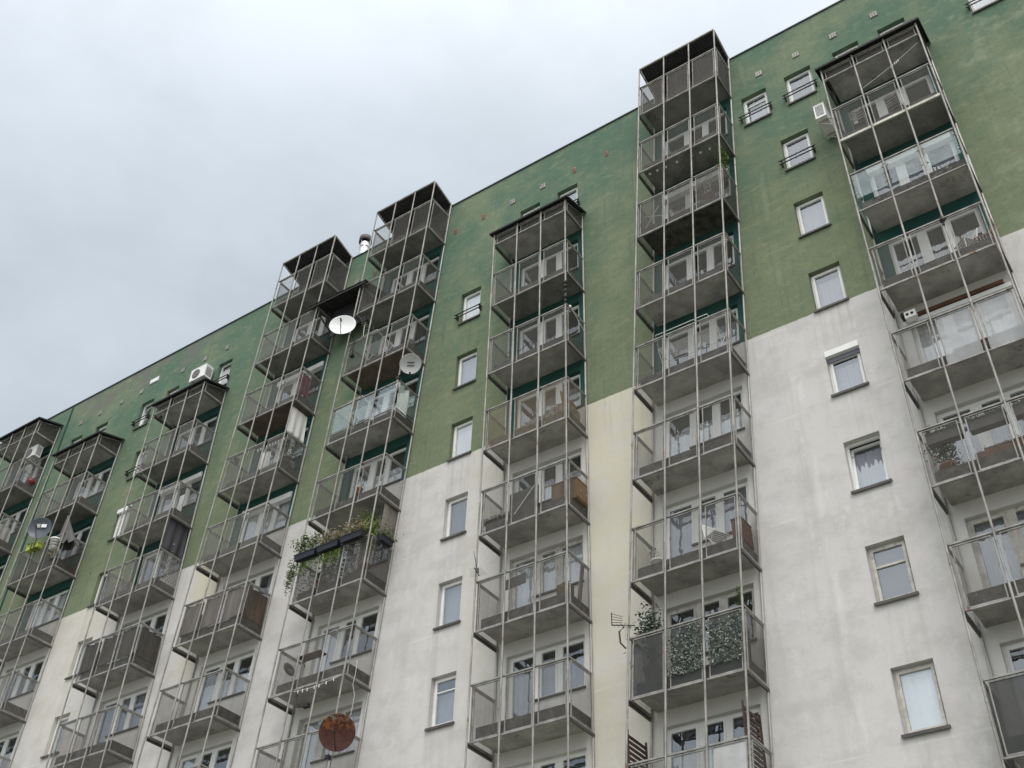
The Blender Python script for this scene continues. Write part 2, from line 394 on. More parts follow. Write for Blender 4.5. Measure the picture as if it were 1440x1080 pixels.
order = 'XYZABCDE'
door_floors = {t: range(2 if t in 'ABDX' else 3, 11) for t in order}
door_floors['X'] = range(2, 11)
prev = lin(-62, 0)
for i, t in enumerate(order):
    xl, xr = lin(TX[t] - W / 2, LEAN[t]), lin(TX[t] + W / 2, LEAN[t])
    ws = [w for w in WIN if prev(w['z0']) < w['x0'] and w['x1'] < xl(w['z0'])]
    strip(prev, xl, [rect(w['x0'], w['x1'], w['z0'], w['z1']) for w in ws], [(-99, 'wall')])
    hs = []
    for f in door_floors[t]:
        z = zf(f); b = TX[t] - W / 2; k = LEAN[t]
        hs.append((z + .42, z + 1.21, lin(b + .27, k), lin(b + 1.03, k), {'l': 1, 'r': 0, 'b': 1}))
        hs.append((z + 1.21, z + 2.55, lin(b + .27, k), lin(b + 2.52, k), {'l': 1, 'r': 0, 't': 1}))
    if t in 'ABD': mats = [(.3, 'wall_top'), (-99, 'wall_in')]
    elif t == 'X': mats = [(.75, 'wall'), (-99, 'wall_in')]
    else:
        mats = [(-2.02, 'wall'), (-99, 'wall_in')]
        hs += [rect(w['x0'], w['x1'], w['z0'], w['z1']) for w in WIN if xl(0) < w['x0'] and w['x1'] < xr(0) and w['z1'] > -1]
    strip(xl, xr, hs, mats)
    for f in door_floors[t]:   # ledge under the window half of each opening
        a, b = P(t, f, 1.03, 0, 1.21), P(t, f, 2.52, 0, 1.21)
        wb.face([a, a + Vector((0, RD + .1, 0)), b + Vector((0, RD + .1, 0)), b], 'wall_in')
    prev = xr
ws = [w for w in WIN if w['x0'] > 9]
strip(prev, lin(26, 0), [rect(w['x0'], w['x1'], w['z0'], w['z1']) for w in ws], [(-99, 'wall')])
# end walls and back
for x in (-62, 26): wb.face([(x, 0, ZG), (x, 12, ZG), (x, 12, ZR), (x, 0, ZR)], 'wall')
wb.face([(-62, 12, ZG), (26, 12, ZG), (26, 12, ZR), (-62, 12, ZR)], 'wall')
wb.obj('wall', bld, (0, 0, 0))
rb = MB(); rb.box(-62.05, 26.05, -.04, .28, ZR - .005, ZR + .045, 'coping'); rb.box(-62, 26, .28, 12.05, ZR - .18, ZR, 'felt')
rb.obj('roof', bld, (0, 0, 0))
fl = MB()      # storey floors behind the glass
for f in range(1, 12): fl.box(-61.9, 25.9, .35, 11.9, zf(f) + .15, zf(f) + .38, 'dark')
fl.box(-61.9, 25.9, 3.4, 3.5, ZG, ZR - .2, 'dark')
fl.obj('storey_floor', bld, (0, 0, 0))
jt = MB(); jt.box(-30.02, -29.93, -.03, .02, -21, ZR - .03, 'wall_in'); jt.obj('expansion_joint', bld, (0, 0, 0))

# ---- windows
def window(w):
    x0, x1, z0, z1 = w['x0'], w['x1'], w['z0'], w['z1']; c = Vector(((x0 + x1) / 2, 0, z0)); hw = (x1 - x0) / 2; h = z1 - z0
    fm = 'oldframe' if w.get('old') else 'pvc'; mb = MB(); top = h
    if w.get('shutter'): top = h - .19
    y0, y1, t = .15, .215, .06
    mb.box(-hw, -hw + t, y0, y1, 0, top, fm); mb.box(hw - t, hw, y0, y1, 0, top, fm)
    mb.box(-hw + t, hw - t, y0, y1, 0, t, fm); mb.box(-hw + t, hw - t, y0, y1, top - t, top, fm)
    a = hw - t + .01
    T = Matrix()
    if w.get('tilt'): T = Matrix.Translation((0, .17, .05)) @ Matrix.Rotation(R(-7), 4, 'X') @ Matrix.Translation((0, -.17, -.05))
    s0, s1 = .05, top - .05
    for q in ((-a, -a + .06, s0, s1), (a - .06, a, s0, s1), (-a + .06, a - .06, s0, s0 + .07), (-a + .06, a - .06, s1 - .06, s1)):
        mb.box(q[0], q[1], .125, .19, q[2], q[3], fm, T)
    if w.get('split'): mb.box(-a + .06, a - .06, .13, .185, top * .62, top * .62 + .05, fm)
    if w.get('half'): mb.box(-a + .06, a - .06, .135, .185, top * .7, top * .7 + .03, fm)
    o = mb.obj('window', bld, c)
    if w.get('label'): o['label'] = w['label']
    p = MB(); p.face([T @ Vector(q) for q in ((-a + .06, .165, s0 + .07), (a - .06, .165, s0 + .07), (a - .06, .165, s1 - .06), (-a + .06, .165, s1 - .06))], 'glass')
    p.obj('pane', o, c)
    s = MB(); s.box(-hw - .04, hw + .04, -.06, .149, -.035, -.002, 'sill'); s.box(-hw - .04, hw + .04, -.065, -.05, -.07, -.035, 'sill'); s.obj('sill', o, c)
    cm = w.get('cur')
    if cm and cm != 'dark':
        k = MB(); n = 26; zt = top * (.69 if w.get('half') else (.80 if w.get('fold') else .93))
        if w.get('tilt'): zt = top * .8
        amp = .012 if w.get('fold') else .0
        yy = .20 if cm in ('cur_white', 'cur_blue') else .25
        for i in range(n):
            xa, xb = -hw + 2 * hw * i / n, -hw + 2 * hw * (i + 1) / n
            ya, yb = yy + amp * math.sin(i * 1.9) + amp * .6 * math.sin(i * .8), yy + amp * math.sin((i + 1) * 1.9) + amp * .6 * math.sin((i + 1) * .8)
            k.face([(xa, ya, .02), (xb, yb, .02), (xb, yb, zt), (xa, ya, zt)], cm, True)
        k.obj('curtain', o, c)
    if w.get('shutter'):
        k = MB(); k.box(-hw + .003, hw - .003, -.03, .20, h - .175, h - .003, 'white')
        if w['shutter'] == 'shut':
            n = 16
            for i in range(n):
                z = .04 + (h - .25) * i / n; k.box(-hw + .03, hw - .03, .09, .11, z, z + (h - .25) / n - .012, 'white')
        else: k.box(-hw + .03, hw - .03, .08, .105, h - .30, h - .188, 'cur_grey')
        k.obj('roller_shutter', o, c)
    if w.get('bars'):
        k = MB()
        for z in (.20, .34): k.box(-hw - .13, hw + .13, -.15, -.12, z, z + .026, 'black')
        for x in (-hw - .08, hw + .045): k.box(x, x + .035, -.12, -.002, .18, .39, 'black')
        k.obj('safety_bar', o, c)
for w in WIN: window(w)

# ---- balcony doors with their side windows
def door_mesh(k, fm='pvc'):
    mb = MB(); y0, y1 = .14, .205
    def fr(u0, u1, z0, z1, t=.055, ya=y0, yb=y1):
        mb.box(u0, u0 + t, ya, yb, z0, z1, fm); mb.box(u1 - t, u1, ya, yb, z0, z1, fm)
        mb.box(u0 + t, u1 - t, ya, yb, z0, z0 + t, fm); mb.box(u0 + t, u1 - t, ya, yb, z1 - t, z1, fm)
    fr(.27, 1.09, .42, 2.55); fr(.325, 1.035, .475, 2.495, .06, .125, .19)
    mb.box(.385, .975, .126, .188, .90, .98, fm)
    mb.box(.386, .974, .16, .18, .535, .90, 'white')
    mb.box(1.09, 1.12, y0, y1, 1.21, 2.55, fm)
    fr(1.12, 1.72, 1.21, 2.55); fr(1.175, 1.665, 1.265, 2.495, .05, .125, .19)
    fr(1.72, 2.52, 1.21, 2.55); fr(1.775, 2.465, 1.265, 2.495, .05, .125, .19)
    mb.box(1.04, 2.54, -.05, .139, 1.165, 1.205, 'sill')
    return mb.shear(k).mesh('balcony_window')
def door_pane(k):
    mb = MB()
    for u0, u1, z0, z1 in ((.38, .98, .975, 2.44), (1.22, 1.62, 1.31, 2.45), (1.82, 2.42, 1.31, 2.45)):
        mb.face([(u0, .16, z0), (u1, .16, z0), (u1, .16, z1), (u0, .16, z1)], 'glass')
    return mb.shear(k).mesh('pane')
def door_curtain(k, cm, spans, top=2.5):
    mb = MB()
    for u0, u1, z0 in spans:
        n = max(4, int((u1 - u0) * 22))
        for i in range(n):
            xa, xb = u0 + (u1 - u0) * i / n, u0 + (u1 - u0) * (i + 1) / n
            g = lambda q: .235 + .016 * math.sin(q * 2.1) + .01 * math.sin(q * .9)
            mb.face([(xa, g(i), z0), (xb, g(i + 1), z0), (xb, g(i + 1), top), (xa, g(i), top)], cm, True)
    return mb.shear(k).mesh('curtain')
leans = sorted(set(LEAN.values()))
DOOR = {k: door_mesh(k) for k in leans}; DOORO = {k: door_mesh(k, 'oldframe') for k in leans}; PANE = {k: door_pane(k) for k in leans}
CURT = {}
def curtain_of(k, style):
    if (k, style) not in CURT:
        full = [(.3, 1.06, .45), (1.12, 2.5, 1.24)]
        CURT[k, style] = {
            'white': lambda: door_curtain(k, 'cur_white', full), 'grey': lambda: door_curtain(k, 'cur_grey', full), 'low': lambda: door_curtain(k, 'cur_white', full, 1.95),
            'door': lambda: door_curtain(k, 'cur_white', [(.3, 1.06, .45)]), 'win': lambda: door_curtain(k, 'cur_grey', [(1.12, 2.5, 1.24)], 2.2),
            'split': lambda: door_curtain(k, 'cur_grey', [(.3, .62, .45), (1.12, 1.5, 1.24), (2.1, 2.5, 1.24)]),
            'blue': lambda: door_curtain(k, 'cur_grey', full, 2.05)}[style]()
    return CURT[k, style]
SPECIAL_CUR = {('C', 8): 'blue', ('C', 7): 'white', ('C', 6): 'low', ('C', 3): None, ('D', 6): 'low', ('D', 7): 'grey', ('D', 9): 'low', ('E', 4): 'grey', ('E', 6): 'white', ('E', 7): 'grey', ('E', 8): 'grey',
               ('B', 7): 'door', ('B', 8): 'white', ('A', 7): 'low', ('A', 5): 'white', ('Y', 5): 'white', ('B', 4): 'low', ('Z', 7): 'grey', ('B', 5): 'low', ('Y', 3): 'low', ('E', 9): 'low', ('D', 8): None}
styles = ['split', None, 'door', None, 'low', None, 'win', 'low']
ci = 0
SHUT = {('E', 4), ('Z', 4), ('A', 3), ('A', 5), ('D', 3)}
shutter_mesh = {}
for t in order:
    k = LEAN[t]
    for f in door_floors[t]:
        if f > (9 if t in 'ABCDE' else 8): continue
        at = P(t, f, 0, 0, 0) ; at.x = TX[t] - W / 2 + k * zf(f)
        o = put('balcony_window', (DOORO if (t, f) in (('C', 7), ('D', 8), ('B', 8), ('E', 8)) else DOOR)[k], bld, at)
        put('pane', PANE[k], o, at)
        ci += 1
        st = SPECIAL_CUR.get((t, f), styles[ci % len(styles)])
        if st: put('curtain', curtain_of(k, st), o, at)
        if (t, f) in SHUT:
            if k not in shutter_mesh:
                mb = MB(); mb.box(.28, 2.51, -.05, .139, 2.34, 2.547, 'white'); shutter_mesh[k] = mb.shear(k).mesh('roller_shutter')
            put('roller_shutter', shutter_mesh[k], o, at)

# ---- small things fixed to the facade
def vent(x, z, rusty):
    mb = MB()
    if rusty:
        mb.box(-.07, .07, -.02, .015, -.13, .13, 'terracotta'); mb.box(-.05, -.01, -.03, -.02, -.09, .1, 'sill'); mb.box(.01, .05, -.027, -.02, -.1, .06, 'sill')
    else:
        for q in (-.105, -.03, .045): mb.box(q, q + .06, -.03, .012, -.11, .11, 'steel')
        mb.box(-.11, .11, -.008, .01, -.12, .12, 'sill')
    o = mb.obj('air_vent', bld, (x, 0, z))
    if rusty: o['label'] = 'rust coloured air vent'
for x in (3.31, 4.55, 5.75, 7.03): vent(x, .53, False)
for x, r in ((-8.48, 1), (-7.26, 1), (-6.01, 0), (-4.75, 0), (-3.49, 1), (-2.22, 1), (-12.24, 1), (-13.1, 0)): vent(x, .47, bool(r))
for x in (-28.87, -27.61, -26.23, -25.0, -22.49, -21.19, -19.94): vent(x, .55, False)
mb = MB(); mb.box(-.28, .28, -.03, .01, -.13, .13, 'dish_grey'); mb.box(-.25, .25, -.036, -.03, -.1, .1, 'dish'); mb.obj('metal_plate', bld, (-24.3, 0, .85))
fl_ = MB()
fl_.lathe([(.2, 0), (.2, 2.9)], 'chrome'); fl_.lathe([(.23, 1.5), (.23, 1.56), (.2, 1.57)], 'chrome'); fl_.lathe([(.215, 2.62), (.215, 2.66)], 'sill')
fl_.lathe([(.0, 3.32), (.27, 3.25), (.27, 2.98), (.24, 2.98), (.24, 3.2), (0, 3.22)], 'sill')
for a in range(4): fl_.bar((.2 * math.cos(a * 1.57), .2 * math.sin(a * 1.57), 2.85), (.25 * math.cos(a * 1.57), .25 * math.sin(a * 1.57), 3.05), .02, .02, 'chrome')
fl_.obj('chimney', bld, (-14.62, 1.5, ZR))
ln = MB(); ln.box(5.6, 7.85, -.07, -.003, -11.47, -11.36, 'wood_red'); ln.box(5.5, 8.0, -.05, -.003, -11.62, -11.5, 'pvc'); ln.obj('timber_lintel', bld, (0, 0, 0))

# ------------------------------------------------------------------ balcony towers
def sheet_panel(mb, a, b, z0, z1, kind, axis='x', y=0.0):
    """framed panel from a to b along x (at y) or along y (at x = y)"""
    def bx(p0, p1, q0, q1, m, th):
        if axis == 'x': mb.box(p0, p1, y - th, y + th, q0, q1, m)
        else: mb.box(y - th, y + th, p0, p1, q0, q1, m)
    t = .024
    bx(a, a + t, z0, z1, 'rail', .014); bx(b - t, b, z0, z1, 'rail', .014)
    bx(a + t, b - t, z0, z0 + t, 'rail', .014); bx(a + t, b - t, z1 - t, z1, 'rail', .014)
    p0, p1, q0, q1 = a + t, b - t, z0 + t, z1 - t
    if axis == 'x': mb.face([(p0, y, q0), (p1, y, q0), (p1, y, q1), (p0, y, q1)], kind)
    else: mb.face([(y, p0, q0), (y, p1, q0), (y, p1, q1), (y, p0, q1)], kind)
US = [0, W / 3, 2 * W / 3, W]
CACHE = {}
def front_mesh(k, i, kind):
    key = ('f', k, i, kind)
    if key not in CACHE:
        mb = MB(); a, b = US[i] + .075, US[i + 1] - .075
        if kind == 'clear':
            mb.box(a - .02, b + .02, -D + .02, -D + .032, .5, 1.40, 'clear')
            for u in (a - .045, b - .035):
                for z in (.66, 1.22): mb.box(u + .02, u + .06, -D + .008, -D + .044, z, z + .04, 'rail')
        elif kind == 'clear_low':
            mb.box(a - .02, b + .02, -D + .02, -D + .032, .45, 1.41, 'clear'); sheet_panel(mb, a, b, .05, .40, 'sheet_dense', 'x', -D + .03)
        elif kind in ('boards', 'dark_boards', 'boards_brown'):
            sheet_panel(mb, a, b, .05, 1.40, 'sheet', 'x', -D + .03)
            n = 6
            for j in range(n):
                q = a + (b - a) * j / n; mb.box(q + .004, q + (b - a) / n - .004, -D + .06 + .004 * (j % 2), -D + .085, .40, 1.37 - .02 * (j * 7 % 3), kind)
        else: sheet_panel(mb, a, b, .05, 1.40, kind, 'x', -D + .03)
        CACHE[key] = mb.shear(k).mesh('railing_panel')
    return CACHE[key]
def side_mesh(k, s, kind):
    key = ('s', k, s, kind)
    if key not in CACHE:
        mb = MB(); x = .0 if s == 0 else W; inn = .06 if s == 0 else -.06
        if kind in ('clear', 'clear_low'):
            mb.box(x - .006, x + .006, -D + .07, -.06, .5, 1.40, 'clear')
            if kind == 'clear_low': sheet_panel(mb, -D + .07, -.06, .05, .42, 'sheet_dense', 'y', x)
        else:
            sh = kind if kind in M and kind.startswith(('sheet', 'net', 'white')) else 'sheet'
            sheet_panel(mb, -D + .07, -.06, .05, 1.40, sh, 'y', x)
            if kind in ('boards', 'dark_boards', 'boards_brown'):
                for j in range(6):
                    q = -D + .1 + .86 * j / 6; mb.box(x + inn - .01, x + inn + .01, q, q + .138, .40, 1.37 - .02 * (j * 5 % 3), kind)
        CACHE[key] = mb.shear(k).mesh('side_panel')
    return CACHE[key]
def rails_mesh(k, low):
    key = ('r', k, low)
    if key not in CACHE:
        mb = MB(); z, h = (0.0, .034) if low else (1.42, .036)
        mb.box(-.02, W + .02, -D - .006, -D + .04, z, z + h, 'rail')
        for x in (0, W): mb.box(x - .022, x + .022, -D + .0405, -.004, z, z + h, 'rail')
        if low:
            for x in (-.03, W - .01): mb.box(x, x + .04, -D + .03, -.005, -.075, -.001, 'sill')
        CACHE[key] = mb.shear(k).mesh('bottom_rail' if low else 'handrail')
    return CACHE[key]
def slab_mesh(k, under, tile=False):
    key = ('b', k, under)
    if key not in CACHE:
        mb = MB(); x0, x1, y0, z0, z1 = .11, W - .07, -D + .13, .12, .40
        v = [(x0, y0, z0), (x1, y0, z0), (x1, 0, z0), (x0, 0, z0), (x0, y0, z1), (x1, y0, z1), (x1, 0, z1), (x0, 0, z1)]
        mb.idx(v, [(4, 5, 6, 7), (0, 1, 5, 4), (1, 2, 6, 5), (3, 0, 4, 7)], 'slab_edge'); mb.idx(v, [(0, 3, 2, 1)], under)
        mb.box(x0 + .02, x1 - .02, y0 + .02, -.002, z1, z1 + .02, 'slab_edge')
        CACHE[key] = mb.shear(k).mesh('balcony')
    return CACHE[key]
def corr(mb, x0, x1, ya, za, yb, zb, m, pitch=.115, amp=.016):
    n = int((x1 - x0) / pitch * 4); v = []; f = []
    for i in range(n + 1):
        x = x0 + (x1 - x0) * i / n; o = amp * math.sin(2 * math.pi * i / 4)
        v += [(x, ya, za + o), (x, yb, zb + o), (x, ya, za + o - .012), (x, yb, zb + o - .012)]
    for i in range(n):
        a, b = 4 * i, 4 * i + 4
        f += [(a, b, b + 1, a + 1), (a + 2, a + 3, b + 3, b + 2), (a, a + 2, b + 2, b), (a + 1, b + 1, b + 3, a + 3)]
    mb.idx(v, f, m)

TLABEL = dict(
    X='steel balcony tower with an air conditioner under its lean-to roof, past the wall joint',
    Y='roofed steel balcony tower holding a furled grey parasol and a dark dish',
    Z='roofed steel balcony tower with an air conditioner on the wall above its roof',
    A='tall steel balcony tower with one balcony boarded in brown planks',
    B='tall steel balcony tower with black flower boxes and a rusty dish',
    C='roofed steel balcony tower standing beside the pale yellow strip of wall',
    D='tall steel balcony tower with leafy netting behind one railing',
    E='roofed steel balcony tower with one row of clamped clear glass panes')
FLOORS = dict(X=range(2, 9), Y=range(3, 9), Z=range(3, 9), A=range(1, 9), B=range(1, 9), C=range(3, 9), D=range(1, 10), E=range(3, 10))
BASE = dict(X='sheet_pale', Y='sheet_pale', Z='sheet_pale', A='sheet_pale', B='sheet', C='sheet', D='sheet', E='sheet')
CFG = {
    ('E', 4): dict(all='clear', label='balcony with clear glass panes held by clamps', nobot=1),
    ('B', 4): dict(all='clear_low', label='balcony with clear glass above a low metal strip'),
    ('A', 6): dict(front='boards', right='boards_brown', left='boards', label='balcony boarded in grey and brown planks'),
    ('Z', 6): dict(front='dark_boards', right='dark_boards', left='dark_boards', label='balcony boarded in dark stained planks'),
    ('D', 1): dict(all='sheet_dense'), ('D', 3): dict(all='sheet_dense', under='slab_tile', label='grimy balcony with a mould-streaked underside'),
    ('D', 8): dict(front='net', right='sheet_dense', label='balcony screened with leafy netting'),
    ('E', 9): dict(all='net', label='balcony hung with black netting'),
    ('E', 6): dict(f3=['sheet', 'white_screen_net', 'white_screen_net']),
    ('D', 9): dict(f3=['sheet', 'sheet', 'white_screen'], label='balcony with a white reed screen in one bay'),
    ('C', 5): dict(all='sheet_rust', label='balcony with rusty tinted mesh and rusty rails'),
    ('B', 6): dict(front='sheet_dense', right='sheet_dense', label='balcony overgrown with trailing plants'),
    ('B', 3): dict(under='slab_wood'), ('A', 3): dict(under='slab_wood'), ('A', 1): dict(all='sheet'), ('B', 1): dict(all='sheet'),
    ('A', 7): dict(all='sheet'), ('B', 7): dict(all='sheet'), ('B', 8): dict(all='sheet'), ('A', 8): dict(all='sheet'), ('Z', 7): dict(all='sheet'), ('Y', 4): dict(all='sheet_dense'),
}
M['white_screen_net'] = sheet_mat('white_honeycomb_screen', (.40, .41, .42), .7, .1, .08, (.28, .28, .28))
TOW = {}
for t in order:
    k = LEAN[t]
    root = tag(empty('balcony_tower', (TX[t] + k * ZG, -D / 2, ZG)), TLABEL[t], 'balcony tower', 'steel balcony towers along the facade')
    TOW[t] = root
    topz = zf(1) + 2.33 if t in 'ABD' else (zf(1) + .66 if t == 'X' else zf(2) + .46)
    lx = lambda u, z: TX[t] - W / 2 + u + k * z
    for i, u in enumerate(US):       # posts, in storey lengths joined by collars
        mb = MB(); mb.tube([(lx(u, ZG), -D - .045, ZG), (lx(u, topz), -D - .045, topz)], .025, 'steel', 10)
        z = ZG + 2.2
        while z < topz - .5:
            zz = z + (i * 37 % 11) * .05
            mb.tube([(lx(u, zz), -D - .045, zz), (lx(u, zz + .07), -D - .045, zz + .07)], .030, 'steel', 10); z += H
        mb.obj('post', root, (0, 0, 0))
    for u in (0, W):
        zt = topz - (.2 if t in 'ABD' else -.2)
        mb = MB(); mb.tube([(lx(u, ZG), -.045, ZG), (lx(u, zt), -.045, zt)], .03, 'steel_lo', 8); mb.obj('post', root, (0, 0, 0))
    # roof of the tower
    mb = MB()
    if t in 'ABD':
        z = zf(1); corr(mb, .03, W - .03, -D - .03, z + 2.37, -.01, z + 2.08, 'roofing')
        mb.bar((0, -D - .05, z + 2.35), (W, -D - .05, z + 2.35), .05, .05, 'steel')
        for u in (0, W): mb.bar((u, -D - .02, z + 2.345), (u, -.0, z + 2.07), .045, .045, 'steel_lo')
        for q in (.3, .68): mb.bar((.03, -D * q, z + 2.04 + .29 * q), (W - .03, -D * q, z + 2.04 + .29 * q), .04, .04, 'roofing')
        mb.shear(k); mb.obj('canopy', root, (TX[t] - W / 2, 0, 0))
    else:
        f = 1 if t == 'X' else 2; z = 0; add = .2 if t == 'X' else 0
        corr(mb, -.13, W + .13, -D - .17, .50 + add, -.01, .84 + add, 'roofing')
        mb.bar((-.12, -D - .15, .47 + add), (W + .12, -D - .15, .47 + add), .03, .05, 'roofing')
        mb.bar((W + .12, -D - .15, .47 + add), (W + .12, -.01, .81 + add), .03, .06, 'roofing'); mb.bar((-.12, -D - .15, .47 + add), (-.12, -.01, .81 + add), .03, .06, 'roofing')
        for i in range(3): sheet_panel(mb, US[i] + .075, US[i + 1] - .075, .05, .40 + add, 'sheet_dense', 'x', -D + .03)
        for x in (0, W):
            v = [(x, -D + .07, .05), (x, -.06, .05), (x, -.06, .72 + add), (x, -D + .07, .42 + add)]; mb.face(v, 'sheet_dense')
            for a, b in zip(v, v[1:] + v[:1]): mb.bar(a, b, .03, .03, 'rail')
        mb.box(-.02, W + .02, -D - .012, -D + .045, 0, .04, 'rail'); mb.box(-.02, W + .02, -D - .012, -D + .045, .42 + add, .46 + add, 'rail')
        for x in (0, W): mb.box(x - .022, x + .022, -D + .046, -.004, 0, .04, 'rail'); mb.box(x - .03, x + .01, -D + .05, -.005, -.075, -.002, 'sill')
        mb.shear(k); mb.obj('canopy', root, (TX[t] - W / 2 + k * zf(f), 0, zf(f)))
        put('ceiling_slab', slab_mesh(k, 'slab'), root, (TX[t] - W / 2 + k * zf(f), 0, zf(f)))
    for f in FLOORS[t]:
        c = CFG.get((t, f), {}); at = Vector((TX[t] - W / 2 + k * zf(f), 0, zf(f)))
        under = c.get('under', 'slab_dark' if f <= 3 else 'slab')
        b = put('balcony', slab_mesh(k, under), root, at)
        if c.get('label'): b['label'] = c['label']
        base = c.get('all', BASE[t])
        for i in range(3):
            kd = c['f3'][i] if 'f3' in c else c.get('front', base)
            put('railing_panel', front_mesh(k, i, kd), b, at)
        for s, key in ((0, 'left'), (1, 'right')):
            put('side_panel', side_mesh(k, s, c.get(key, base)), b, at)
        put('handrail', rails_mesh(k, 0), b, at); put('bottom_rail', rails_mesh(k, 1), b, at)
mb = MB(); mb.box(.03, W - .03, -D - .03, -D - .0065, .0, .085, 'cur_cream')
e3 = next(o for o in TOW['E'].children if o.name.startswith('balcony') and abs(wloc(o).z - zf(3)) < .01)
mb.obj('edge_cover', e3, P('E', 3, 0, 0, 0))
# spotlights under one ceiling
for u, y in ((.25, -.75), (.5, -.74), (.78, -.72), (1.15, -.7), (1.62, -.66), (1.9, -.63), (2.2, -.6)):
    mb = MB(); mb.lathe([(0, -.03), (.03, -.03), (.045, -.0)], 'white', n=10)
    d = next(o for o in TOW['D'].children if o.name.startswith('balcony') and abs(wloc(o).z - zf(2)) < .01)
    mb.obj('spot_lamp', d, P('D', 2, u, y, .118))
# ------------------------------------------------------------------ things on, in and beside the balconies
def thing(name, label, cat, at, group=None): return tag(empty(name, at), label, cat, group)
def solo(mb, name, label, cat, at, group=None): return tag(mb.obj(name, None, at), label, cat, group)
def aim(d, up=(0, 0, 1)):
    return Vector(d).normalized().to_track_quat('Z', 'Y').to_matrix().to_4x4()

def dish(at, d, r, mat, label, mount, depth=.16, marks=None, sq=1.0, drop=.2, reach=1.05):
    """offset dish: bowl, feed arm with its horn, and a bracket reaching the post at mount"""
    root = thing('satellite_dish', label, 'satellite dish', at, 'satellite dishes on the balcony towers')
    T = aim(d) @ Matrix.Diagonal((sq, 1.0, 1.0, 1.0)); mb = MB(); prof = []
    for i in range(9): q = r * i / 8; prof.append((q, depth * (q / r) ** 2))
    back = [(q * 1.0, z - .012) for q, z in prof[::-1]]
    mb.lathe(prof + [(r + .012, depth + .004)] + back, mat, T, 40)
    mb.obj('reflector', root, at)
    if marks:
        k = MB()
        for x0, x1, y0, y1, m in marks:
            z = depth * ((max(abs(x0), abs(x1)) ** 2 + max(abs(y0), abs(y1)) ** 2) / r ** 2) + .012
            k.box(x0, x1, y0, y1, z - .006, z, m, T)
        k.obj('printed_mark', root, at)
    base = Vector(T @ Vector((0, -r * .97, depth))); tip = Vector(T @ Vector((0, -r * drop, r * reach)))
    k = MB(); k.tube([base, base * .8 + tip * .2 + Vector((0, 0, -.05)), tip], .014, 'black', 6)
    dd = (-(Vector(T @ Vector((0, 0, 1))))); k.tube([tip - dd * .03, tip + dd * .09], [.035, .028], 'black', 8); k.obj('feed_arm', root, at)
    m = Vector(mount) - Vector(at); bk = Vector(T @ Vector((0, 0, -.03)))
    k = MB(); k.tube([bk, bk + Vector(T @ Vector((0, 0, -.1))), Vector((m.x, m.y, bk.z - .08)), m], .022, 'black', 8)
    k.box(m.x - .06, m.x + .06, m.y - .06, m.y + .06, m.z - .05, m.z + .05, 'black'); k.obj('bracket', root, at)
    return root

dA = Vector((-11.68, -1.62, -3.95))
dish(dA, (.52, -.83, .04), .44, 'dish', 'big white satellite dish on an arm between the two tall towers', P('B', 3, .35, -D - .05, .75), .13)
dish(Vector((-8.80, -1.22, -6.74)), (.5, -.75, -.38), .33, 'dish_grey', 'grey satellite dish with two dark printed lines', P('B', 4, W, -D - .04, 1.5), .09,
     [(-.11, .11, .055, .08, 'black'), (-.11, .11, -.05, -.025, 'black')], drop=.95, reach=.35)
dish(Vector((-26.88, -1.22, -6.42)), (.55, -.8, -.1), .44, 'dish_dark', 'dark blue satellite dish above the lime box', P('Y', 4, .9, -D - .045, 1.5), .12,
     [(.02, .22, .06, .2, 'dish'), (-.16, -.02, .05, .21, 'dish_grey')])
dish(Vector((-9.70, -1.35, -18.58)), (.5, -.8, -.3), .445, 'rust', 'badly rusted satellite dish covering part of a balcony', P('B', 8, W, -D - .045, .6), .09, drop=.05)

def aircon(at, label, d=.3, wd=.8, h=.56, turn=0.0, bracket=True):
    root = thing('air_conditioner', label, 'air conditioner', at, 'outdoor air conditioner units')
    T = Matrix.Rotation(turn, 4, 'Z')
    mb = MB(); mb.box(-wd / 2, wd / 2, -d / 2, d / 2, 0, h, 'white', T); mb.box(-wd / 2 - .01, wd / 2 + .01, -d / 2 - .01, d / 2 + .01, h, h + .02, 'white', T); mb.obj('casing', root, at)
    k = MB(); F = T @ Matrix.Translation((-.1, -d / 2 - .004, h / 2)) @ Matrix.Rotation(R(90), 4, 'X')
    k.lathe([(0, 0), (.215, 0), (.215, .012), (.2, .016), (0, .016)], 'sill', F, 28)
    for a in range(0, 360, 30): k.bar(F @ Vector((.03 * math.cos(R(a)), .03 * math.sin(R(a)), .022)), F @ Vector((.21 * math.cos(R(a)), .21 * math.sin(R(a)), .022)), .006, .006, 'dish_grey')
    for q in (.07, .12, .17): k.lathe([(q, .019), (q + .006, .024), (q + .012, .019)], 'dish_grey', F, 24)
    k.obj('fan_grille', root, at)
    s = MB()
    for i in range(9): s.box(wd / 2 + .001, wd / 2 + .006, -d / 2 + .04, d / 2 - .04, .08 + .05 * i, .1 + .05 * i, 'sill', T)
    s.obj('side_louvre', root, at)
    if bracket:
        b = MB()
        for x in (-wd * .32, wd * .32):
            b.bar(T @ Vector((x, -d / 2 - .03, -.02)), T @ Vector((x, d / 2 + .12, -.02)), .03, .04, 'steel_lo'); b.bar(T @ Vector((x, d / 2 + .11, -.02)), T @ Vector((x, d / 2 + .11, -.4)), .03, .03, 'steel_lo')
            b.bar(T @ Vector((x, -d / 2, -.03)), T @ Vector((x, d / 2 + .11, -.38)), .025, .025, 'steel_lo')
        b.bar(T @ Vector((-wd * .32, d / 2 + .11, -.02)), T @ Vector((wd * .32, d / 2 + .11, -.02)), .03, .03, 'steel_lo')
        b.obj('bracket', root, at)
    return root
aircon((5.02, -.5, -4.05), 'white air conditioner on a bracket against the green wall', turn=R(-90), wd=.8, h=.55, d=.3)
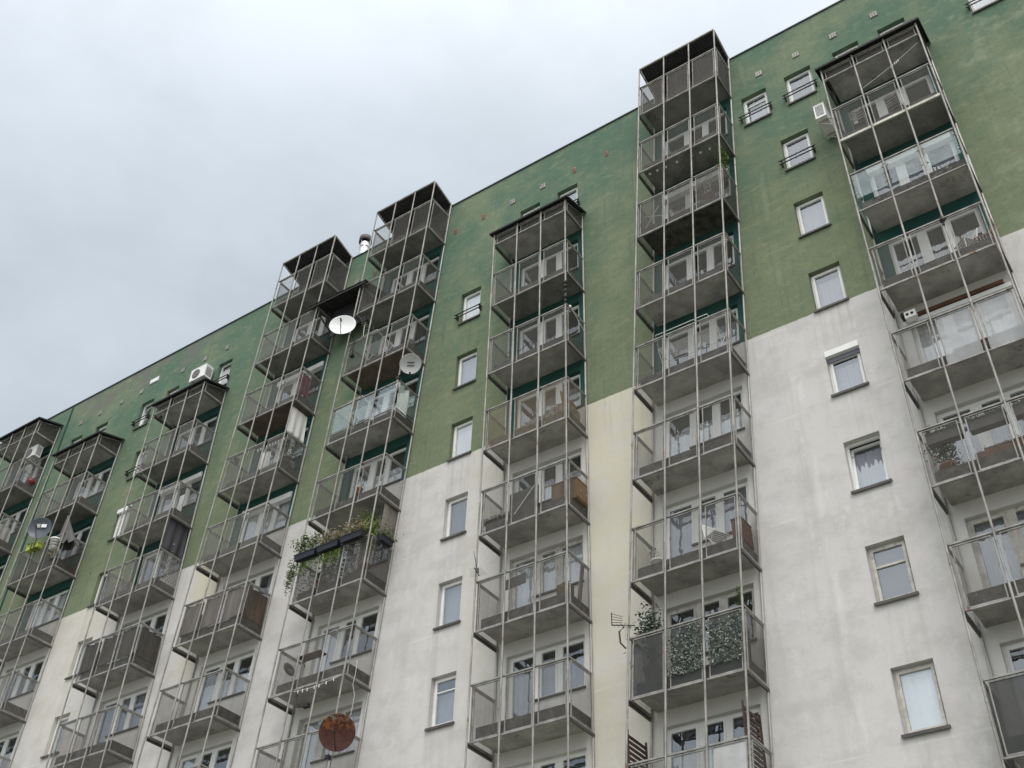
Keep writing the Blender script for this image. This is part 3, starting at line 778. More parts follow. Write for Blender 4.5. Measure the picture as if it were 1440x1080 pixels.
aircon((-20.72, -.32, -1.12), 'white air conditioner above the tower roof, between two small windows', wd=.86, h=.6, d=.36)
aircon((-31.15, -.42, -.78), 'grimy air conditioner tucked under a lean-to roof', wd=.8, h=.55)

# dark awning bridging the gap between two towers
aw = thing('awning', 'dark corrugated awning bridging the gap between the two tall towers', 'awning', (-12.7, -.6, -1.6))
mb = MB(); a0 = Vector((-14.15, 0, -1.30)); n = 24; v = []; f = []
for i in range(n + 1):
    x = -14.15 + 2.72 * i / n; o = .018 * math.sin(i * math.pi / 2) - .10 * i / n
    v += [(x, -1.2, -1.28 + o), (x, -.03, -1.02 + o), (x, -1.2, -1.295 + o), (x, -.03, -1.035 + o)]
for i in range(n):
    a, b = 4 * i, 4 * i + 4; f += [(a, b, b + 1, a + 1), (a + 2, a + 3, b + 3, b + 2), (a, a + 2, b + 2, b), (a + 1, b + 1, b + 3, a + 3)]
mb.idx(v, f, 'roofing'); mb.obj('roof_sheet', aw, (0, 0, 0))
k = MB()
for y, z in ((-1.15, -1.36), (-.6, -1.24), (-.08, -1.12)): k.bar((-14.1, y, z), (-11.45, y, z - .1), .05, .07, 'black')
k.bar((-13.9, -1.15, -1.38), (-13.9, -.05, -1.9), .04, .05, 'black'); k.bar((-11.7, -1.15, -1.5), (-11.7, -.05, -2.0), .04, .05, 'black')
k.obj('support_bar', aw, (0, 0, 0))
mb = MB(); mb.box(-13.55, -11.75, -.5, -.46, -2.55, -1.25, 'roofing'); mb.obj('end_sheet', aw, (0, 0, 0))

def pot(mb, c, r, h, m='terracotta'):
    T = Matrix.Translation(c); mb.lathe([(0, 0), (r * .72, 0), (r, h), (r * 1.06, h), (r * 1.06, h * .88), (r, h * .86)], m, T, 16); mb.lathe([(0, h * .9), (r * .95, h * .9)], 'soil', T, 12)
def gauss(c, s): return lambda: (random.gauss(c[0], s[0]), random.gauss(c[1], s[1]), random.gauss(c[2], s[2]))
def flower_box(at, label, green='leaf', bloom=None, trail=0, L=.80, rot=0, n=150, hgt=.2):
    root = thing('flower_box', label, 'flower box', at, 'black flower boxes on one railing')
    T = Matrix.Rotation(rot, 4, 'Z'); mb = MB(); w0, w1, h = .07, .095, .19
    v = [(-L / 2 + .02, -w0, 0), (L / 2 - .02, -w0, 0), (L / 2 - .02, w0, 0), (-L / 2 + .02, w0, 0), (-L / 2, -w1, h), (L / 2, -w1, h), (L / 2, w1, h), (-L / 2, w1, h)]
    mb.idx([T @ Vector(q) for q in v], [(0, 3, 2, 1), (0, 1, 5, 4), (1, 2, 6, 5), (2, 3, 7, 6), (3, 0, 4, 7)], 'box')
    mb.box(-L / 2 - .012, L / 2 + .012, -w1 - .012, -w1 + .01, h - .03, h, 'box', T); mb.box(-L / 2 - .012, L / 2 + .012, w1 - .01, w1 + .012, h - .03, h, 'box', T)
    mb.box(-L / 2, L / 2, -w1 + .01, w1 - .01, h - .03, h - .02, 'soil', T)
    for x in (-L * .3, L * .3): mb.box(x, x + .03, w1, w1 + .1, h - .02, h + .01, 'box', T)
    mb.obj('trough', root, at)
    p = MB()
    for _ in range(16):
        x = random.uniform(-L * .45, L * .45); q = Vector((x + random.gauss(0, .1), random.gauss(-.03, .08), h + hgt * random.uniform(.6, 1.6)))
        p.tube([T @ Vector((x, 0, h)), T @ q], .004, green, 4); p.leaves(n // 7, gauss(T @ q, (.09, .08, .09)), .08, green)
    p.leaves(n * 2, lambda: T @ Vector((random.uniform(-L * .5, L * .5), random.gauss(-.02, .06), h + random.uniform(-.02, hgt))), .07, green)
    if trail: p.leaves(trail * 2, lambda: T @ Vector((random.uniform(-L * .5, L * .5), random.gauss(.09, .02), -.01 - abs(random.gauss(0, .17)))), .08, 'leaf_bright')
    p.obj('foliage', root, at)
    if bloom:
        b = MB()
        for _ in range(9):
            c = T @ Vector((random.uniform(-L * .45, L * .45), random.gauss(-.05, .06), h + hgt * random.uniform(.5, 1.5))); b.leaves(9, gauss(c, (.035, .035, .03)), .05, bloom)
        b.obj('blossom', root, at)
    return root
flower_box(P('B', 6, .42, -D - .15, 1.32), 'black flower box with tall white flowers and trailing greenery', 'leaf', 'bloom', 90, hgt=.34, n=190)
flower_box(P('B', 6, 1.30, -D - .15, 1.32), 'black flower box over long bright green trailing stems', 'leaf_dry', 'bloom', 190, hgt=.2)
flower_box(P('B', 6, 2.18, -D - .15, 1.34), 'black flower box with low olive plants and a few white blooms', 'leaf_dry', 'bloom', 0, hgt=.2)
flower_box(P('B', 6, W + .16, -.55, 1.32), 'black flower box hung on the side rail under a leafy bush', 'leaf', None, 0, rot=R(90), L=.5, hgt=.12, n=60)
def bush(name, label, cat, at, parts, pots=None, sticks=0, group=None):
    root = thing(name, label, cat, at, group); at = Vector(at)
    for nm, n, c, s, size, m in parts:
        mb = MB()
        if sticks:
            for _ in range(sticks): q = gauss(c, s)(); mb.tube([(random.gauss(0, .03), random.gauss(0, .03), 0), (q[0] * .5, q[1] * .5, q[2] * .55), q], [.012, .009, .004], 'leaf_dry', 5)
        mb.leaves(n, gauss(c, s), size, m); mb.obj(nm, root, at)
    if pots:
        mb = MB(); pot(mb, (0, 0, pots[2] if len(pots) > 2 else 0), pots[0], pots[1], pots[3] if len(pots) > 3 else 'terracotta'); mb.obj('pot', root, at)
    return root
bush('potted_plant', 'bright green leafy bush rising at the corner of the flowery balcony', 'plant', P('B', 6, 2.40, -.72, .42), [('foliage', 1000, (0, 0, 1.42), (.13, .13, .24), .09, 'leaf_bright'), ('foliage', 260, (.05, .1, 1.9), (.16, .14, .16), .08, 'leaf')], (.16, .3), 8)
bush('creeper', 'creeper hanging down the outer corner of the flowery balcony', 'plant', P('B', 6, -.06, -D - .1, .2), [('foliage', 420, (0, 0, .72), (.07, .06, .26), .08, 'leaf')])
bush('potted_plant', 'terracotta pots of small plants behind the mesh below the flower boxes', 'plant', P('B', 6, .8, -.72, .42), [('foliage', 700, (.1, 0, .45), (.5, .08, .2), .09, 'leaf'), ('foliage', 300, (.3, 0, .6), (.5, .06, .2), .08, 'leaf_dark')], (.15, .26))
bush('potted_plant', 'dry twiggy climber over the wall behind the flowery balcony', 'plant', P('B', 6, 1.6, -.25, .42), [('foliage', 420, (0, 0, 1.35), (.45, .07, .3), .07, 'leaf_dry'), ('foliage', 260, (.2, 0, 1.2), (.45, .06, .3), .07, 'leaf_dark')], (.15, .25), 8)
bush('hanging_plant', 'olive green plant hanging under the second balcony from the top of its tower', 'plant', P('D', 3, 2.62, -.62, 1.75), [('foliage', 650, (0, 0, .42), (.085, .13, .22), .065, 'leaf'), ('foliage', 110, (0, 0, .3), (.1, .14, .3), .06, 'leaf_bright')])
bush('potted_plant', 'dark laurel bush rising behind the railing beside the antenna', 'plant', P('D', 8, .42, -.72, .42), [('foliage', 520, (0, 0, 1.25), (.15, .12, .26), .1, 'leaf_dark'), ('foliage', 160, (.02, -.04, 1.3), (.15, .12, .25), .085, 'leaf_net')], (.2, .35), 9)
bush('potted_plant', 'small upright plant by the window above the leafy netting', 'plant', P('D', 8, 2.45, -.35, .42), [('foliage', 190, (0, 0, 1.5), (.06, .06, .2), .085, 'leaf')], (.12, .9, 0, 'junk'), 5)
bush('potted_plant', 'low seedlings in a trough along the railing above the leafy netting', 'plant', P('D', 8, 1.3, -.82, 1.12), [('foliage', 90, (0, 0, .3), (.55, .03, .08), .05, 'leaf_dark')])
bush('conifer', 'dark potted conifer behind the mesh of a balcony corner', 'plant', P('E', 7, .36, -.62, .42), [('foliage', 700, (0, 0, .72), (.13, .12, .22), .09, 'leaf_dark'), ('foliage', 160, (.1, 0, .22), (.13, .1, .08), .08, 'leaf_net')], (.17, .24), 6)
bush('potted_plant', 'pot of plants and grasses in the corner beside the hanging white towel', 'plant', P('A', 4, 2.5, -.55, .42), [('foliage', 120, (0, 0, .75), (.12, .16, .16), .1, 'leaf')], (.17, .35, 0, 'junk'), 5)
bush('potted_plant', 'pale cactus pots along the far end of a railing', 'plant', P('A', 4, .3, -.86, 1.2), [('foliage', 60, (0, 0, .3), (.3, .03, .06), .06, 'leaf_net')], (.1, .2, 0, 'junk'))
bush('potted_plant', 'twining plant climbing the mesh below the clear glass balcony', 'plant', P('B', 5, 1.75, -.88, .42), [('foliage', 90, (0, 0, .6), (.12, .03, .32), .06, 'leaf_net')], (.12, .2), 6)
bush('potted_plant', 'small rosemary in a white pot beside a wire stand', 'plant', P('D', 7, .42, -.5, .42), [('foliage', 60, (-.1, 0, .55), (.1, .05, .1), .05, 'leaf_dark')], (.16, .3, 0, 'white'))
# leaf netting laid inside a railing
mb = MB()
for u0, u1, nn in ((.96, 1.78, 1100), (1.86, 2.67, 1100)):
    for _ in range(nn):
        u = random.uniform(u0, u1); z = random.uniform(.28, 1.32 + .06 * math.sin(u * 5))
        mb.leaves(1, lambda: P('D', 8, u, -D - .012 + random.gauss(0, .012), z), .062, 'leaf_net', .9)
solo(mb, 'leaf_netting', 'leafy artificial netting covering two bays of a railing', 'leaf netting', (0, 0, 0))
# long dark flower troughs with red flowers inside a mesh balcony
def trough(at, L, label):
    r_ = thing('planter', label, 'planter', at, 'long planters inside one mesh balcony'); mb = MB(); mb.box(-L / 2, L / 2, -.09, .09, 0, .26, 'sill'); mb.box(-L / 2 - .01, L / 2 + .01, -.1, .1, .24, .27, 'sill'); mb.obj('trough', r_, at)
    p = MB(); p.leaves(130, lambda: (random.uniform(-L / 2, L / 2), random.gauss(0, .05), .3 + abs(random.gauss(0, .05))), .06, 'leaf'); p.obj('foliage', r_, at)
    b = MB(); b.leaves(50, lambda: (random.uniform(-L / 2, L / 2), random.gauss(-.03, .05), .36 + abs(random.gauss(0, .05))), .045, 'bloom'); b.obj('blossom', r_, at)
for u, l in ((.5, 'dark planter with white blooms above the conifer'), (1.37, 'dark planter with white blooms in the middle bay, over the red flowers'), (2.25, 'dark planter with white blooms at the picture edge, two bays from the conifer')): trough(P('E', 7, u, -.84, 1.08), .74, l)
mb = MB(); mb.box(-.55, .5, -.07, .07, 0, .14, 'wood_red'); mb.leaves(120, lambda: (random.uniform(-.5, .5), random.gauss(0, .04), .16 + abs(random.gauss(0, .05))), .05, 'bloom_red'); solo(mb, 'planter', 'low red brown planter of tiny red flowers on the balcony floor', 'planter', P('E', 7, 1.5, -.8, .42))

# cloths
def cloth(name, label, cat, pts, m, at, fold=.03, nx=14, nz=10, thick=.006):
    a, b, c, d = [Vector(q) for q in pts]; mb = MB(); v = []; f = []; nrm = (b - a).cross(d - a).normalized()
    for s in (0, 1):
        for j in range(nz + 1):
            for i in range(nx + 1):
                q = (a.lerp(b, i / nx)).lerp(d.lerp(c, i / nx), j / nz)
                q = q + nrm * (fold * (math.sin(i * 1.1 + j * .12) + .4 * math.sin(i * 2.7)) * (.25 + j / nz) + s * thick); v.append(q)
    N = (nx + 1) * (nz + 1)
    for s in (0, 1):
        for j in range(nz):
            for i in range(nx):
                q = s * N + j * (nx + 1) + i; ff = (q, q + 1, q + nx + 2, q + nx + 1); f.append(ff if s == 0 else ff[::-1])
    for j in range(nz):
        for i in (0, nx): q = j * (nx + 1) + i; f.append((q, q + nx + 1, q + nx + 1 + N, q + N))
    for i in range(nx):
        for j in (0, nz): q = j * (nx + 1) + i; f.append((q, q + 1, q + 1 + N, q + N))
    mb.idx(v, f, m, True); return solo(mb, name, label, cat, at)
def sheet_at(t, f, u, y0, y1, z0, z1): o = Vector(P(t, f, u, y0, z0)); return [Vector((0, 0, z1 - z0)), Vector((0, y1 - y0, z1 - z0)), Vector((0, y1 - y0, 0)), Vector((0, 0, 0))], o
pts, o = sheet_at('A', 4, W - .03, -.98, -.22, 1.5, 2.62); cloth('towel', 'white towel hanging over the side rail of a balcony', 'towel', pts, 'towel', o)
pts, o = sheet_at('A', 3, W - .12, -.88, -.42, .5, 1.42); cloth('red_cloth', 'mauve cloth hanging behind a side mesh panel', 'cloth', pts, 'mauve', o)
pts, o = sheet_at('A', 4, 1.05, -.45, -.3, .55, 1.7); pts[1].x += .3; pts[2].x += .3; cloth('curtain_cloth', 'pale cloth draped beside a balcony door, above cluttered shelves', 'cloth', pts, 'towel', o, .05)
pts, o = sheet_at('B', 4, 2.1, -.3, -.25, .5, 1.75); pts[1].x += .45; pts[2].x += .45; cloth('laundry', 'white laundry hung behind the clear glass balustrade', 'laundry', pts, 'towel', o, .05)
pts, o = sheet_at('B', 4, 2.55, -.95, -.75, 1.35, 1.75); cloth('laundry', 'small white rag pegged at the glass corner', 'laundry', pts, 'towel', o, .03)
pts, o = sheet_at('Z', 5, W - .08, -.95, -.08, 1.5, 2.9); cloth('tarpaulin', 'dark tarpaulin hung above the crossed trellis', 'tarpaulin', pts, 'cur_dark', o, .04)
pts, o = sheet_at('B', 4, .1, -.95, -.2, 1.48, 2.9)
pts, o = sheet_at('X', 3, 2.4, -.9, -.2, .5, 1.2); cloth('laundry', 'bundle of white laundry behind mesh past the wall joint', 'laundry', pts, 'towel', o, .07)

# furled parasol with a draped cover
at = P('Y', 4, 2.42, -.86, .42); r_ = thing('parasol', 'furled grey parasol drooping over the railing', 'parasol', at)
mb = MB(); mb.tube([(0, 0, 0), (-.12, 0, 1.95)], .022, 'steel', 8); mb.lathe([(.0, 0), (.24, 0), (.22, .06), (.05, .09), (.04, .3)], 'junk'); mb.obj('pole', r_, at)
def cone_cloth(top, c, r, h, n=28):
    mb = MB(); v = []; f = []
    for j in range(9):
        for i in range(n):
            a = 2 * math.pi * i / n; q = j / 8; rr = r * (q ** .85) * (1 + .28 * math.sin(i * 1.9) * q) + .02
            v.append(Vector(top).lerp(Vector(c), q) + Vector((rr * math.cos(a), rr * math.sin(a) * .55, -.06 * math.sin(i * 2.3) * q)))
    for j in range(8):
        for i in range(n): f.append((j * n + i, j * n + (i + 1) % n, (j + 1) * n + (i + 1) % n, (j + 1) * n + i))
    mb.idx(v, f, 'grey_cloth', True); return mb
cone_cloth((-.14, 0, 2.0), (.3, .05, .55), .46, 1).obj('canopy', r_, at)
mb = MB(); mb.tube([(-.14, 0, 1.96), (-.145, 0, 2.06)], [.02, .008], 'white', 6); mb.obj('finial', r_, at)
at = P('Y', 4, 2.45, -1.12, .75); r_ = thing('bucket', 'white bucket strapped outside the mesh by the parasol', 'bucket', at)
mb = MB(); mb.lathe([(0, 0), (.15, 0), (.2, .42), (.21, .42), (.21, .38)], 'white'); mb.obj('pail', r_, at)
k = MB()
for z in (.1, .22, .34): k.lathe([(.17 + z * .11, z), (.178 + z * .11, z + .03), (.17 + z * .11, z + .035)], 'sill')
k.obj('strap', r_, at)
mb = MB(); mb.leaves(60, gauss((0, -.05, .0), (.1, .05, .1)), .09, 'leaf_dry'); mb.tube([(0, 0, .2), (.1, -.05, -.1)], .01, 'leaf_dry', 5); solo(mb, 'dry_stems', 'tuft of dry yellow stems tied under the white bucket', 'plant', P('Y', 4, 2.62, -1.1, .52))
at = P('Y', 4, 1.25, -1.2, 1.28); r_ = thing('lime_planter', 'lime green box hooked on the rail under the dark dish', 'planter', at)
mb = MB(); mb.box(-.36, .36, -.1, .1, -.2, .0, 'lime'); mb.box(-.38, .38, -.115, .115, -.03, .0, 'lime'); mb.obj('trough', r_, at)
k = MB(); k.box(-.06, -.02, -.125, .14, -.21, .02, 'black'); k.box(.12, .16, -.125, .14, -.21, .02, 'black'); k.obj('strap', r_, at)
p = MB(); p.leaves(70, lambda: (random.uniform(-.5, .1), random.gauss(0, .06), .05 + abs(random.gauss(0, .12))), .08, 'leaf_bright'); p.obj('foliage', r_, at)

# antennas
def antenna(at, boom, n, half, label, mast=.5, up=(0, 0, 1)):
    r_ = thing('antenna', label, 'antenna', at, 'television antennas clamped to railings'); b = Vector(boom); side = b.cross(Vector(up)).normalized()
    mb = MB(); mb.tube([(0, 0, -mast), (0, 0, .06)], .016, 'steel_lo', 6); mb.obj('mast', r_, at)
    k = MB(); k.bar(-b * .4, b * .6, .018, .018, 'black')
    for i in range(n): c = b * (-.35 + .9 * i / (n - 1)); hh = half * (1 - .3 * i / n); k.bar(c - side * hh, c + side * hh, .008, .008, 'dish_grey')
    k.obj('boom', r_, at); return r_
a_ = antenna(P('D', 8, -.04, -D - .1, 1.72), (-.5, -.12, .1), 6, .14, 'grid antenna sticking out past the corner of the leafy net balcony', .35)
mb = MB()
for x in range(5): mb.bar((-.30, -.1 + 0, .05 + .07 * x), (-.05, -.06, .0 + .05 * x), .009, .009, 'black')
mb.bar((-.30, -.1, .03), (-.30, -.1, .36), .016, .016, 'black'); mb.tube([(-.03, 0, -.55), (-.14, -.03, -.4), (-.16, -.03, -.12), (-.05, 0, -.02)], .02, 'black', 6); mb.obj('reflector', a_, P('D', 8, -.04, -D - .1, 1.72))
antenna(P('C', 7, .1, -D - .12, 1.62), (.1, -.35, .02), 7, .22, 'small aerial on the corner of the balcony with a leaning board', .25)
mb = MB(); mb.tube([(0, 0, 0), (-.12, -.04, .62)], [.012, .005], 'black', 5); mb.box(-.03, .03, -.03, .03, -.04, .08, 'black'); solo(mb, 'whip_aerial', 'thin black whip aerial leaning out above the small aerial', 'antenna', P('C', 7, .1, -D - .12, 1.66))
antenna(P('B', 3, .62, -D - .02, 2.0), (.05, -.3, .35), 6, .12, 'little aerial beside the big white dish', .55)

# drying racks
def rack(at, L, wd, label, turn=0.0, lines=13):
    r_ = thing('drying_rack', label, 'drying rack', at, 'folding drying racks'); T = Matrix.Rotation(turn, 4, 'Z'); h = .92
    mb = MB(); q = lambda x, y, z: T @ Vector((x, y, z))
    for x in (-L / 2, L / 2):
        mb.tube([q(x, -wd / 2, 0), q(x, wd / 2, h)], .011, 'white', 6); mb.tube([q(x, wd / 2, 0), q(x, -wd / 2, h)], .011, 'white', 6)
    mb.obj('leg_frame', r_, at)
    k = MB()
    for i in range(lines): y = -wd / 2 + wd * i / (lines - 1); k.bar(q(-L / 2, y, h), q(L / 2, y, h), .007, .007, 'white')
    for x in (-L / 2, L / 2): k.bar(q(x, -wd / 2, h), q(x, wd / 2, h), .016, .016, 'white')
    for s in (-1, 1): k.tube([q(-L / 2 + .02, s * wd / 2, h), q(-L / 2 + .1, s * (wd / 2 + .3), h + .2), q(L / 2 - .1, s * (wd / 2 + .3), h + .2), q(L / 2 - .02, s * wd / 2, h)], .009, 'white', 6)
    k.obj('line_grid', r_, at)
rack(P('D', 5, 1.45, -.5, .42), 1.7, .5, 'white folding drying rack behind the mesh at the lower edge of the green paint')
rack(P('B', 3, .95, -.48, .42), .9, .45, 'drying rack behind the mesh beside the big white dish')
rack(P('B', 4, .95, -.5, .42), .8, .4, 'drying rack seen through the clear glass next to hanging laundry')
# clothes lines
def line(a, b, label, pegs, sag=.05):
    a, b = Vector(a), Vector(b); r_ = thing('clothes_line', label, 'clothes line', a); mb = MB(); pts = [a.lerp(b, i / 10) - a + Vector((0, 0, -sag * math.sin(math.pi * i / 10))) for i in range(11)]
    mb.tube(pts, .006, 'white', 5); mb.obj('cord', r_, a)
    for q in pegs: c = a.lerp(b, q) - a + Vector((0, 0, -sag * math.sin(math.pi * q))); k = MB(); k.box(c.x - .008, c.x + .008, c.y - .008, c.y + .008, c.z - .07, c.z + .02, 'white'); k.obj('peg', r_, a)
line(P('E', 3, 2.6, -.85, 2.72), P('E', 3, .9, -.85, 1.95), 'clothes line with a few white pegs under the lean-to roof', (.36, .39, .42, .46, .49))

# chairs and other furniture
def chair(at, label, m, turn, seat=.4, fold=0):
    r_ = thing('chair', label, 'chair', at, 'chairs standing on the balconies'); T = Matrix.Rotation(turn, 4, 'Z'); q = lambda x, y, z: T @ Vector((x, y, z))
    mb = MB()
    for i in range(6): mb.box(-seat / 2, seat / 2, -.2 + .068 * i, -.2 + .068 * i + .052, .43, .45, m, T)
    mb.obj('seat', r_, at)
    k = MB()
    for i in range(4): k.box(-seat / 2 + .03, seat / 2 - .03, .2 + .02 * i, .215 + .02 * i, .55 + .085 * i, .61 + .085 * i, m, T)
    for x in (-seat / 2 + .02, seat / 2 - .02): k.bar(q(x, .18, .43), q(x, .29, .9), .025, .025, m)
    k.obj('backrest', r_, at)
    for x in (-seat / 2 + .02, seat / 2 - .02):
        for a, b in (((x, -.2, .0), (x, .12, .43)), ((x, .2, .0), (x, -.12, .43))) if fold else (((x, -.19, 0), (x, -.17, .43)), ((x, .19, 0), (x, .17, .43))): k = MB(); k.tube([q(*a), q(*b)], .014, m, 6); k.obj('leg', r_, at)
chair(P('D', 7, 1.95, -.5, .42), 'white slatted folding chair behind mesh by the grey door', 'white', R(60), fold=1)
chair(P('E', 5, 2.05, -.5, .42), 'white plastic chair with bent arms behind mesh', 'white', R(-40))
chair(P('E', 5, 2.45, -.4, .42), 'pinkish brown chair with a rounded back at the end of a balcony', 'pink', R(-90))
chair(P('E', 3, .55, -.5, .42), 'dark chair with its back to the mesh under the lean-to roof', 'junk', R(180)); chair(P('E', 3, 1.55, -.45, .42), 'dark chair beside the window under the lean-to roof, behind the middle bay of mesh', 'junk', R(170))
def cabinet(at, w, d, h, m, label, name='cabinet', panels=2, turn=0.0):
    r_ = thing(name, label, 'cabinet', at); T = Matrix.Rotation(turn, 4, 'Z'); mb = MB(); mb.box(-w / 2, w / 2, -d / 2, d / 2, 0, h, m, T); mb.box(-w / 2 - .015, w / 2 + .015, -d / 2 - .015, d / 2 + .015, h, h + .025, m, T); mb.obj('carcass', r_, at)
    for i in range(panels):
        k = MB(); a = -w / 2 + w * i / panels; k.box(a + .012, a + w / panels - .012, -d / 2 - .018, -d / 2 - .001, .05, h - .03, m, T); k.box(a + w / panels - .06, a + w / panels - .045, -d / 2 - .035, -d / 2 - .018, h * .45, h * .55, 'steel', T); k.obj('door', r_, at)
cabinet(P('C', 6, 2.38, -.42, .42), .52, .75, .62, 'wood', 'honey coloured wooden cabinet at the end of a mesh balcony', turn=R(90))
cabinet(P('D', 7, 2.5, -.36, .42), .5, .25, .66, 'wood_red', 'dark red wooden cupboard behind the side mesh by the folding chair', turn=R(90))
mb = MB(); mb.box(-.45, .45, -.02, .02, .12, .85, 'sill'); mb.bar((-.3, -.05, .1), (.38, -.08, .82), .02, .02, 'white'); mb.bar((-.38, -.05, .08), (-.22, -.06, .12), .02, .02, 'white'); solo(mb, 'folded_table', 'dark folded table with a pale leg leaning behind mesh', 'table', P('C', 6, 1.2, -.75, .34))
mb = MB()
for i in range(9): s = random.uniform(.07, .14); mb.box(-.36 + .08 * i - s / 2, -.36 + .08 * i + s, -.2, .12, 0, random.uniform(.06, .2), 'junk')
solo(mb, 'scrap_heap', 'low dark heap of scraps on the floor beside the folded table', 'scrap', P('C', 6, .42, -.7, .42))
mb = MB(); random.seed(5)
for i in range(60): c = Vector((random.uniform(-.75, .8), random.uniform(-.18, .18), 0)); hh = (.12 + .36 * max(0, (c.x + .75) / 1.55)) * random.uniform(.4, 1); s = random.uniform(.08, .2); T = Matrix.Translation(c) @ Matrix.Rotation(random.uniform(0, 3), 4, 'Z') @ Matrix.Rotation(random.uniform(-.3, .3), 4, 'X'); mb.box(-s, s, -s * .6, s * .6, 0, hh, 'junk', T)
solo(mb, 'junk_heap', 'heap of grey junk piled behind the rust tinted mesh', 'junk', P('C', 5, 1.75, -.58, .42))
mb = MB(); mb.box(-.02, .02, -.4, .36, 0, .8, 'wood', Matrix.Rotation(R(-8), 4, 'Y')); solo(mb, 'plywood_sheet', 'warped plywood standing behind the side of the rust tinted mesh', 'board', P('C', 5, 2.5, -.45, .42))
mb = MB(); mb.box(-.015, .015, .1, .24, 0, 1.1, 'boards', Matrix.Rotation(R(6), 4, 'Y')); solo(mb, 'leaning_board', 'grey board leaning behind the side mesh beside a basket', 'board', P('C', 7, 2.52, -.4, .42))
at = P('C', 7, 2.42, -.68, .42); r_ = thing('basket', 'small wicker basket box by the leaning board', 'basket', at); mb = MB()
for j in range(5): mb.box(-.16, .16, -.14, -.12, .03 + .06 * j, .07 + .06 * j, 'wood'); mb.box(-.16, .16, .12, .14, .03 + .06 * j, .07 + .06 * j, 'wood'); mb.box(-.16, -.14, -.14, .14, .03 + .06 * j, .07 + .06 * j, 'wood'); mb.box(.14, .16, -.14, .14, .03 + .06 * j, .07 + .06 * j, 'wood')
mb.box(-.17, .17, -.15, .15, 0, .03, 'wood'); mb.obj('body', r_, at); mb = MB(); mb.tube([(-.15, 0, .3), (-.1, 0, .42), (.1, 0, .42), (.15, 0, .3)], .012, 'wood', 6); mb.obj('handle', r_, at)
mb = MB(); mb.box(-.31, .31, -.01, .01, -.14, .14, 'sill', Matrix.Rotation(R(-3), 4, 'Y')); mb.box(.15, .16, -.014, -.01, -.2, -.13, 'sill'); solo(mb, 'dark_plaque', 'small dark plaque hung inside the mesh in front of a bright door', 'plaque', P('C', 7, 1.14, -D + .07, 1.12))
mb = MB(); mb.box(-.42, .42, -.14, .16, 0, .03, 'wood_red'); mb.bar((-.3, .1, -.2), (-.3, -.08, 0), .02, .02, 'sill'); mb.bar((.3, .1, -.2), (.3, -.08, 0), .02, .02, 'sill'); solo(mb, 'shelf_board', 'brown shelf board behind mesh below the flowery balcony', 'shelf', P('B', 7, 1.05, -.75, 1.08))
mb = MB(); mb.lathe([(.05, -.03), (.16, -.03), (.19, 0), (.16, .03), (.05, .03), (.05, -.03)], 'sill', Matrix.Rotation(R(80), 4, 'Y') @ Matrix.Diagonal((1, 1.2, 1, 1)), 20); solo(mb, 'cable_reel', 'dark round cable reel hanging on a side mesh panel', 'cable reel', P('B', 7, .12, -.62, 1.0))
# bracket arm, light string and cable near the rusty dish
mb = MB(); mb.tube([(0, 0, .5), (0, 0, .3), (.1, -.03, .1), (.3, -.02, 0), (.42, 0, 0)], .02, 'black', 6); mb.box(.32, .5, -.06, .06, -.05, .05, 'black'); solo(mb, 'bracket_arm', 'bare black dish bracket bolted to a post above the rusty dish', 'bracket', P('B', 8, 1.22, -D - .09, 2.18))
line(P('B', 7, 1.05, -D - .1, -.1), P('B', 7, 2.7, -D - .1, -.05), 'string of little lamps stretched between posts above the rusty dish', (.1, .2, .3, .45, .55, .7, .85), .06)
mb = MB(); q0 = Vector((0, 0, 0)); mb.tube([(0, 0, 0), (.02, -.02, -.4), (-.05, 0, -.7), (.06, 0, -1.0), (-.08, .1, -1.5)], .006, 'white', 5); solo(mb, 'loose_cable', 'loose pale cable dangling beside the rusty dish', 'cable', P('B', 7, W + .03, -.7, .55))
mb = MB()
for z, r in ((0, .035), (.18, .05), (.42, .04), (.62, .055), (.78, .05)): mb.lathe([(0, z), (r, z + .02), (r, z + .1), (0, z + .12)], 'black', n=10)
mb.tube([(0, 0, .0), (0, 0, .9)], .012, 'black', 6); solo(mb, 'wind_chime', 'black string of knobs hanging on a corner post', 'wind chime', P('C', 4, W + .02, -D - .09, 1.42))
mb = MB(); mb.lathe([(0, -.03), (.04, 0), (.04, .05), (0, .08)], 'white'); mb.tube([(0, .02, .02), (.0, .3, -.1), (0, .75, -.35)], .008, 'white', 5); solo(mb, 'floodlight', 'small white lamp on the side rail near the black string of knobs', 'lamp', P('C', 4, W + .03, -.88, 1.42))
mb = MB(); mb.tube([(0, 0, 0), (-.3, 0, .22), (-.62, 0, .0)], .012, 'sill', 5); mb.tube([(-.1, .02, 0), (.3, .02, .2), (.6, .02, .0)], .012, 'sill', 5); mb.tube([(-.4, 0, -.2), (.6, .1, -.2)], .01, 'sill', 5); solo(mb, 'wire_hoops', 'thin dark wire hoops behind the mesh under the black string of knobs', 'wire hoops', P('C', 4, .98, -.8, .66))
at = P('E', 6, .42, -.32, 2.34); r_ = thing('security_camera', 'white boxy camera on a black mount in a balcony corner', 'camera', at); mb = MB(); mb.box(-.13, .13, -.12, .06, -.1, .1, 'white'); mb.obj('housing', r_, at); mb = MB()
for x in (-.06, .05): mb.lathe([(0, 0), (.035, 0), (.035, .012), (0, .012)], 'black', Matrix.Translation((x, -.122, 0)) @ Matrix.Rotation(R(90), 4, 'X'), 12)
mb.obj('lens', r_, at); mb = MB(); mb.box(-.18, .06, -.02, .3, .1, .2, 'black'); mb.box(-.22, -.13, -.1, .1, .02, .12, 'black'); mb.obj('mount', r_, at)
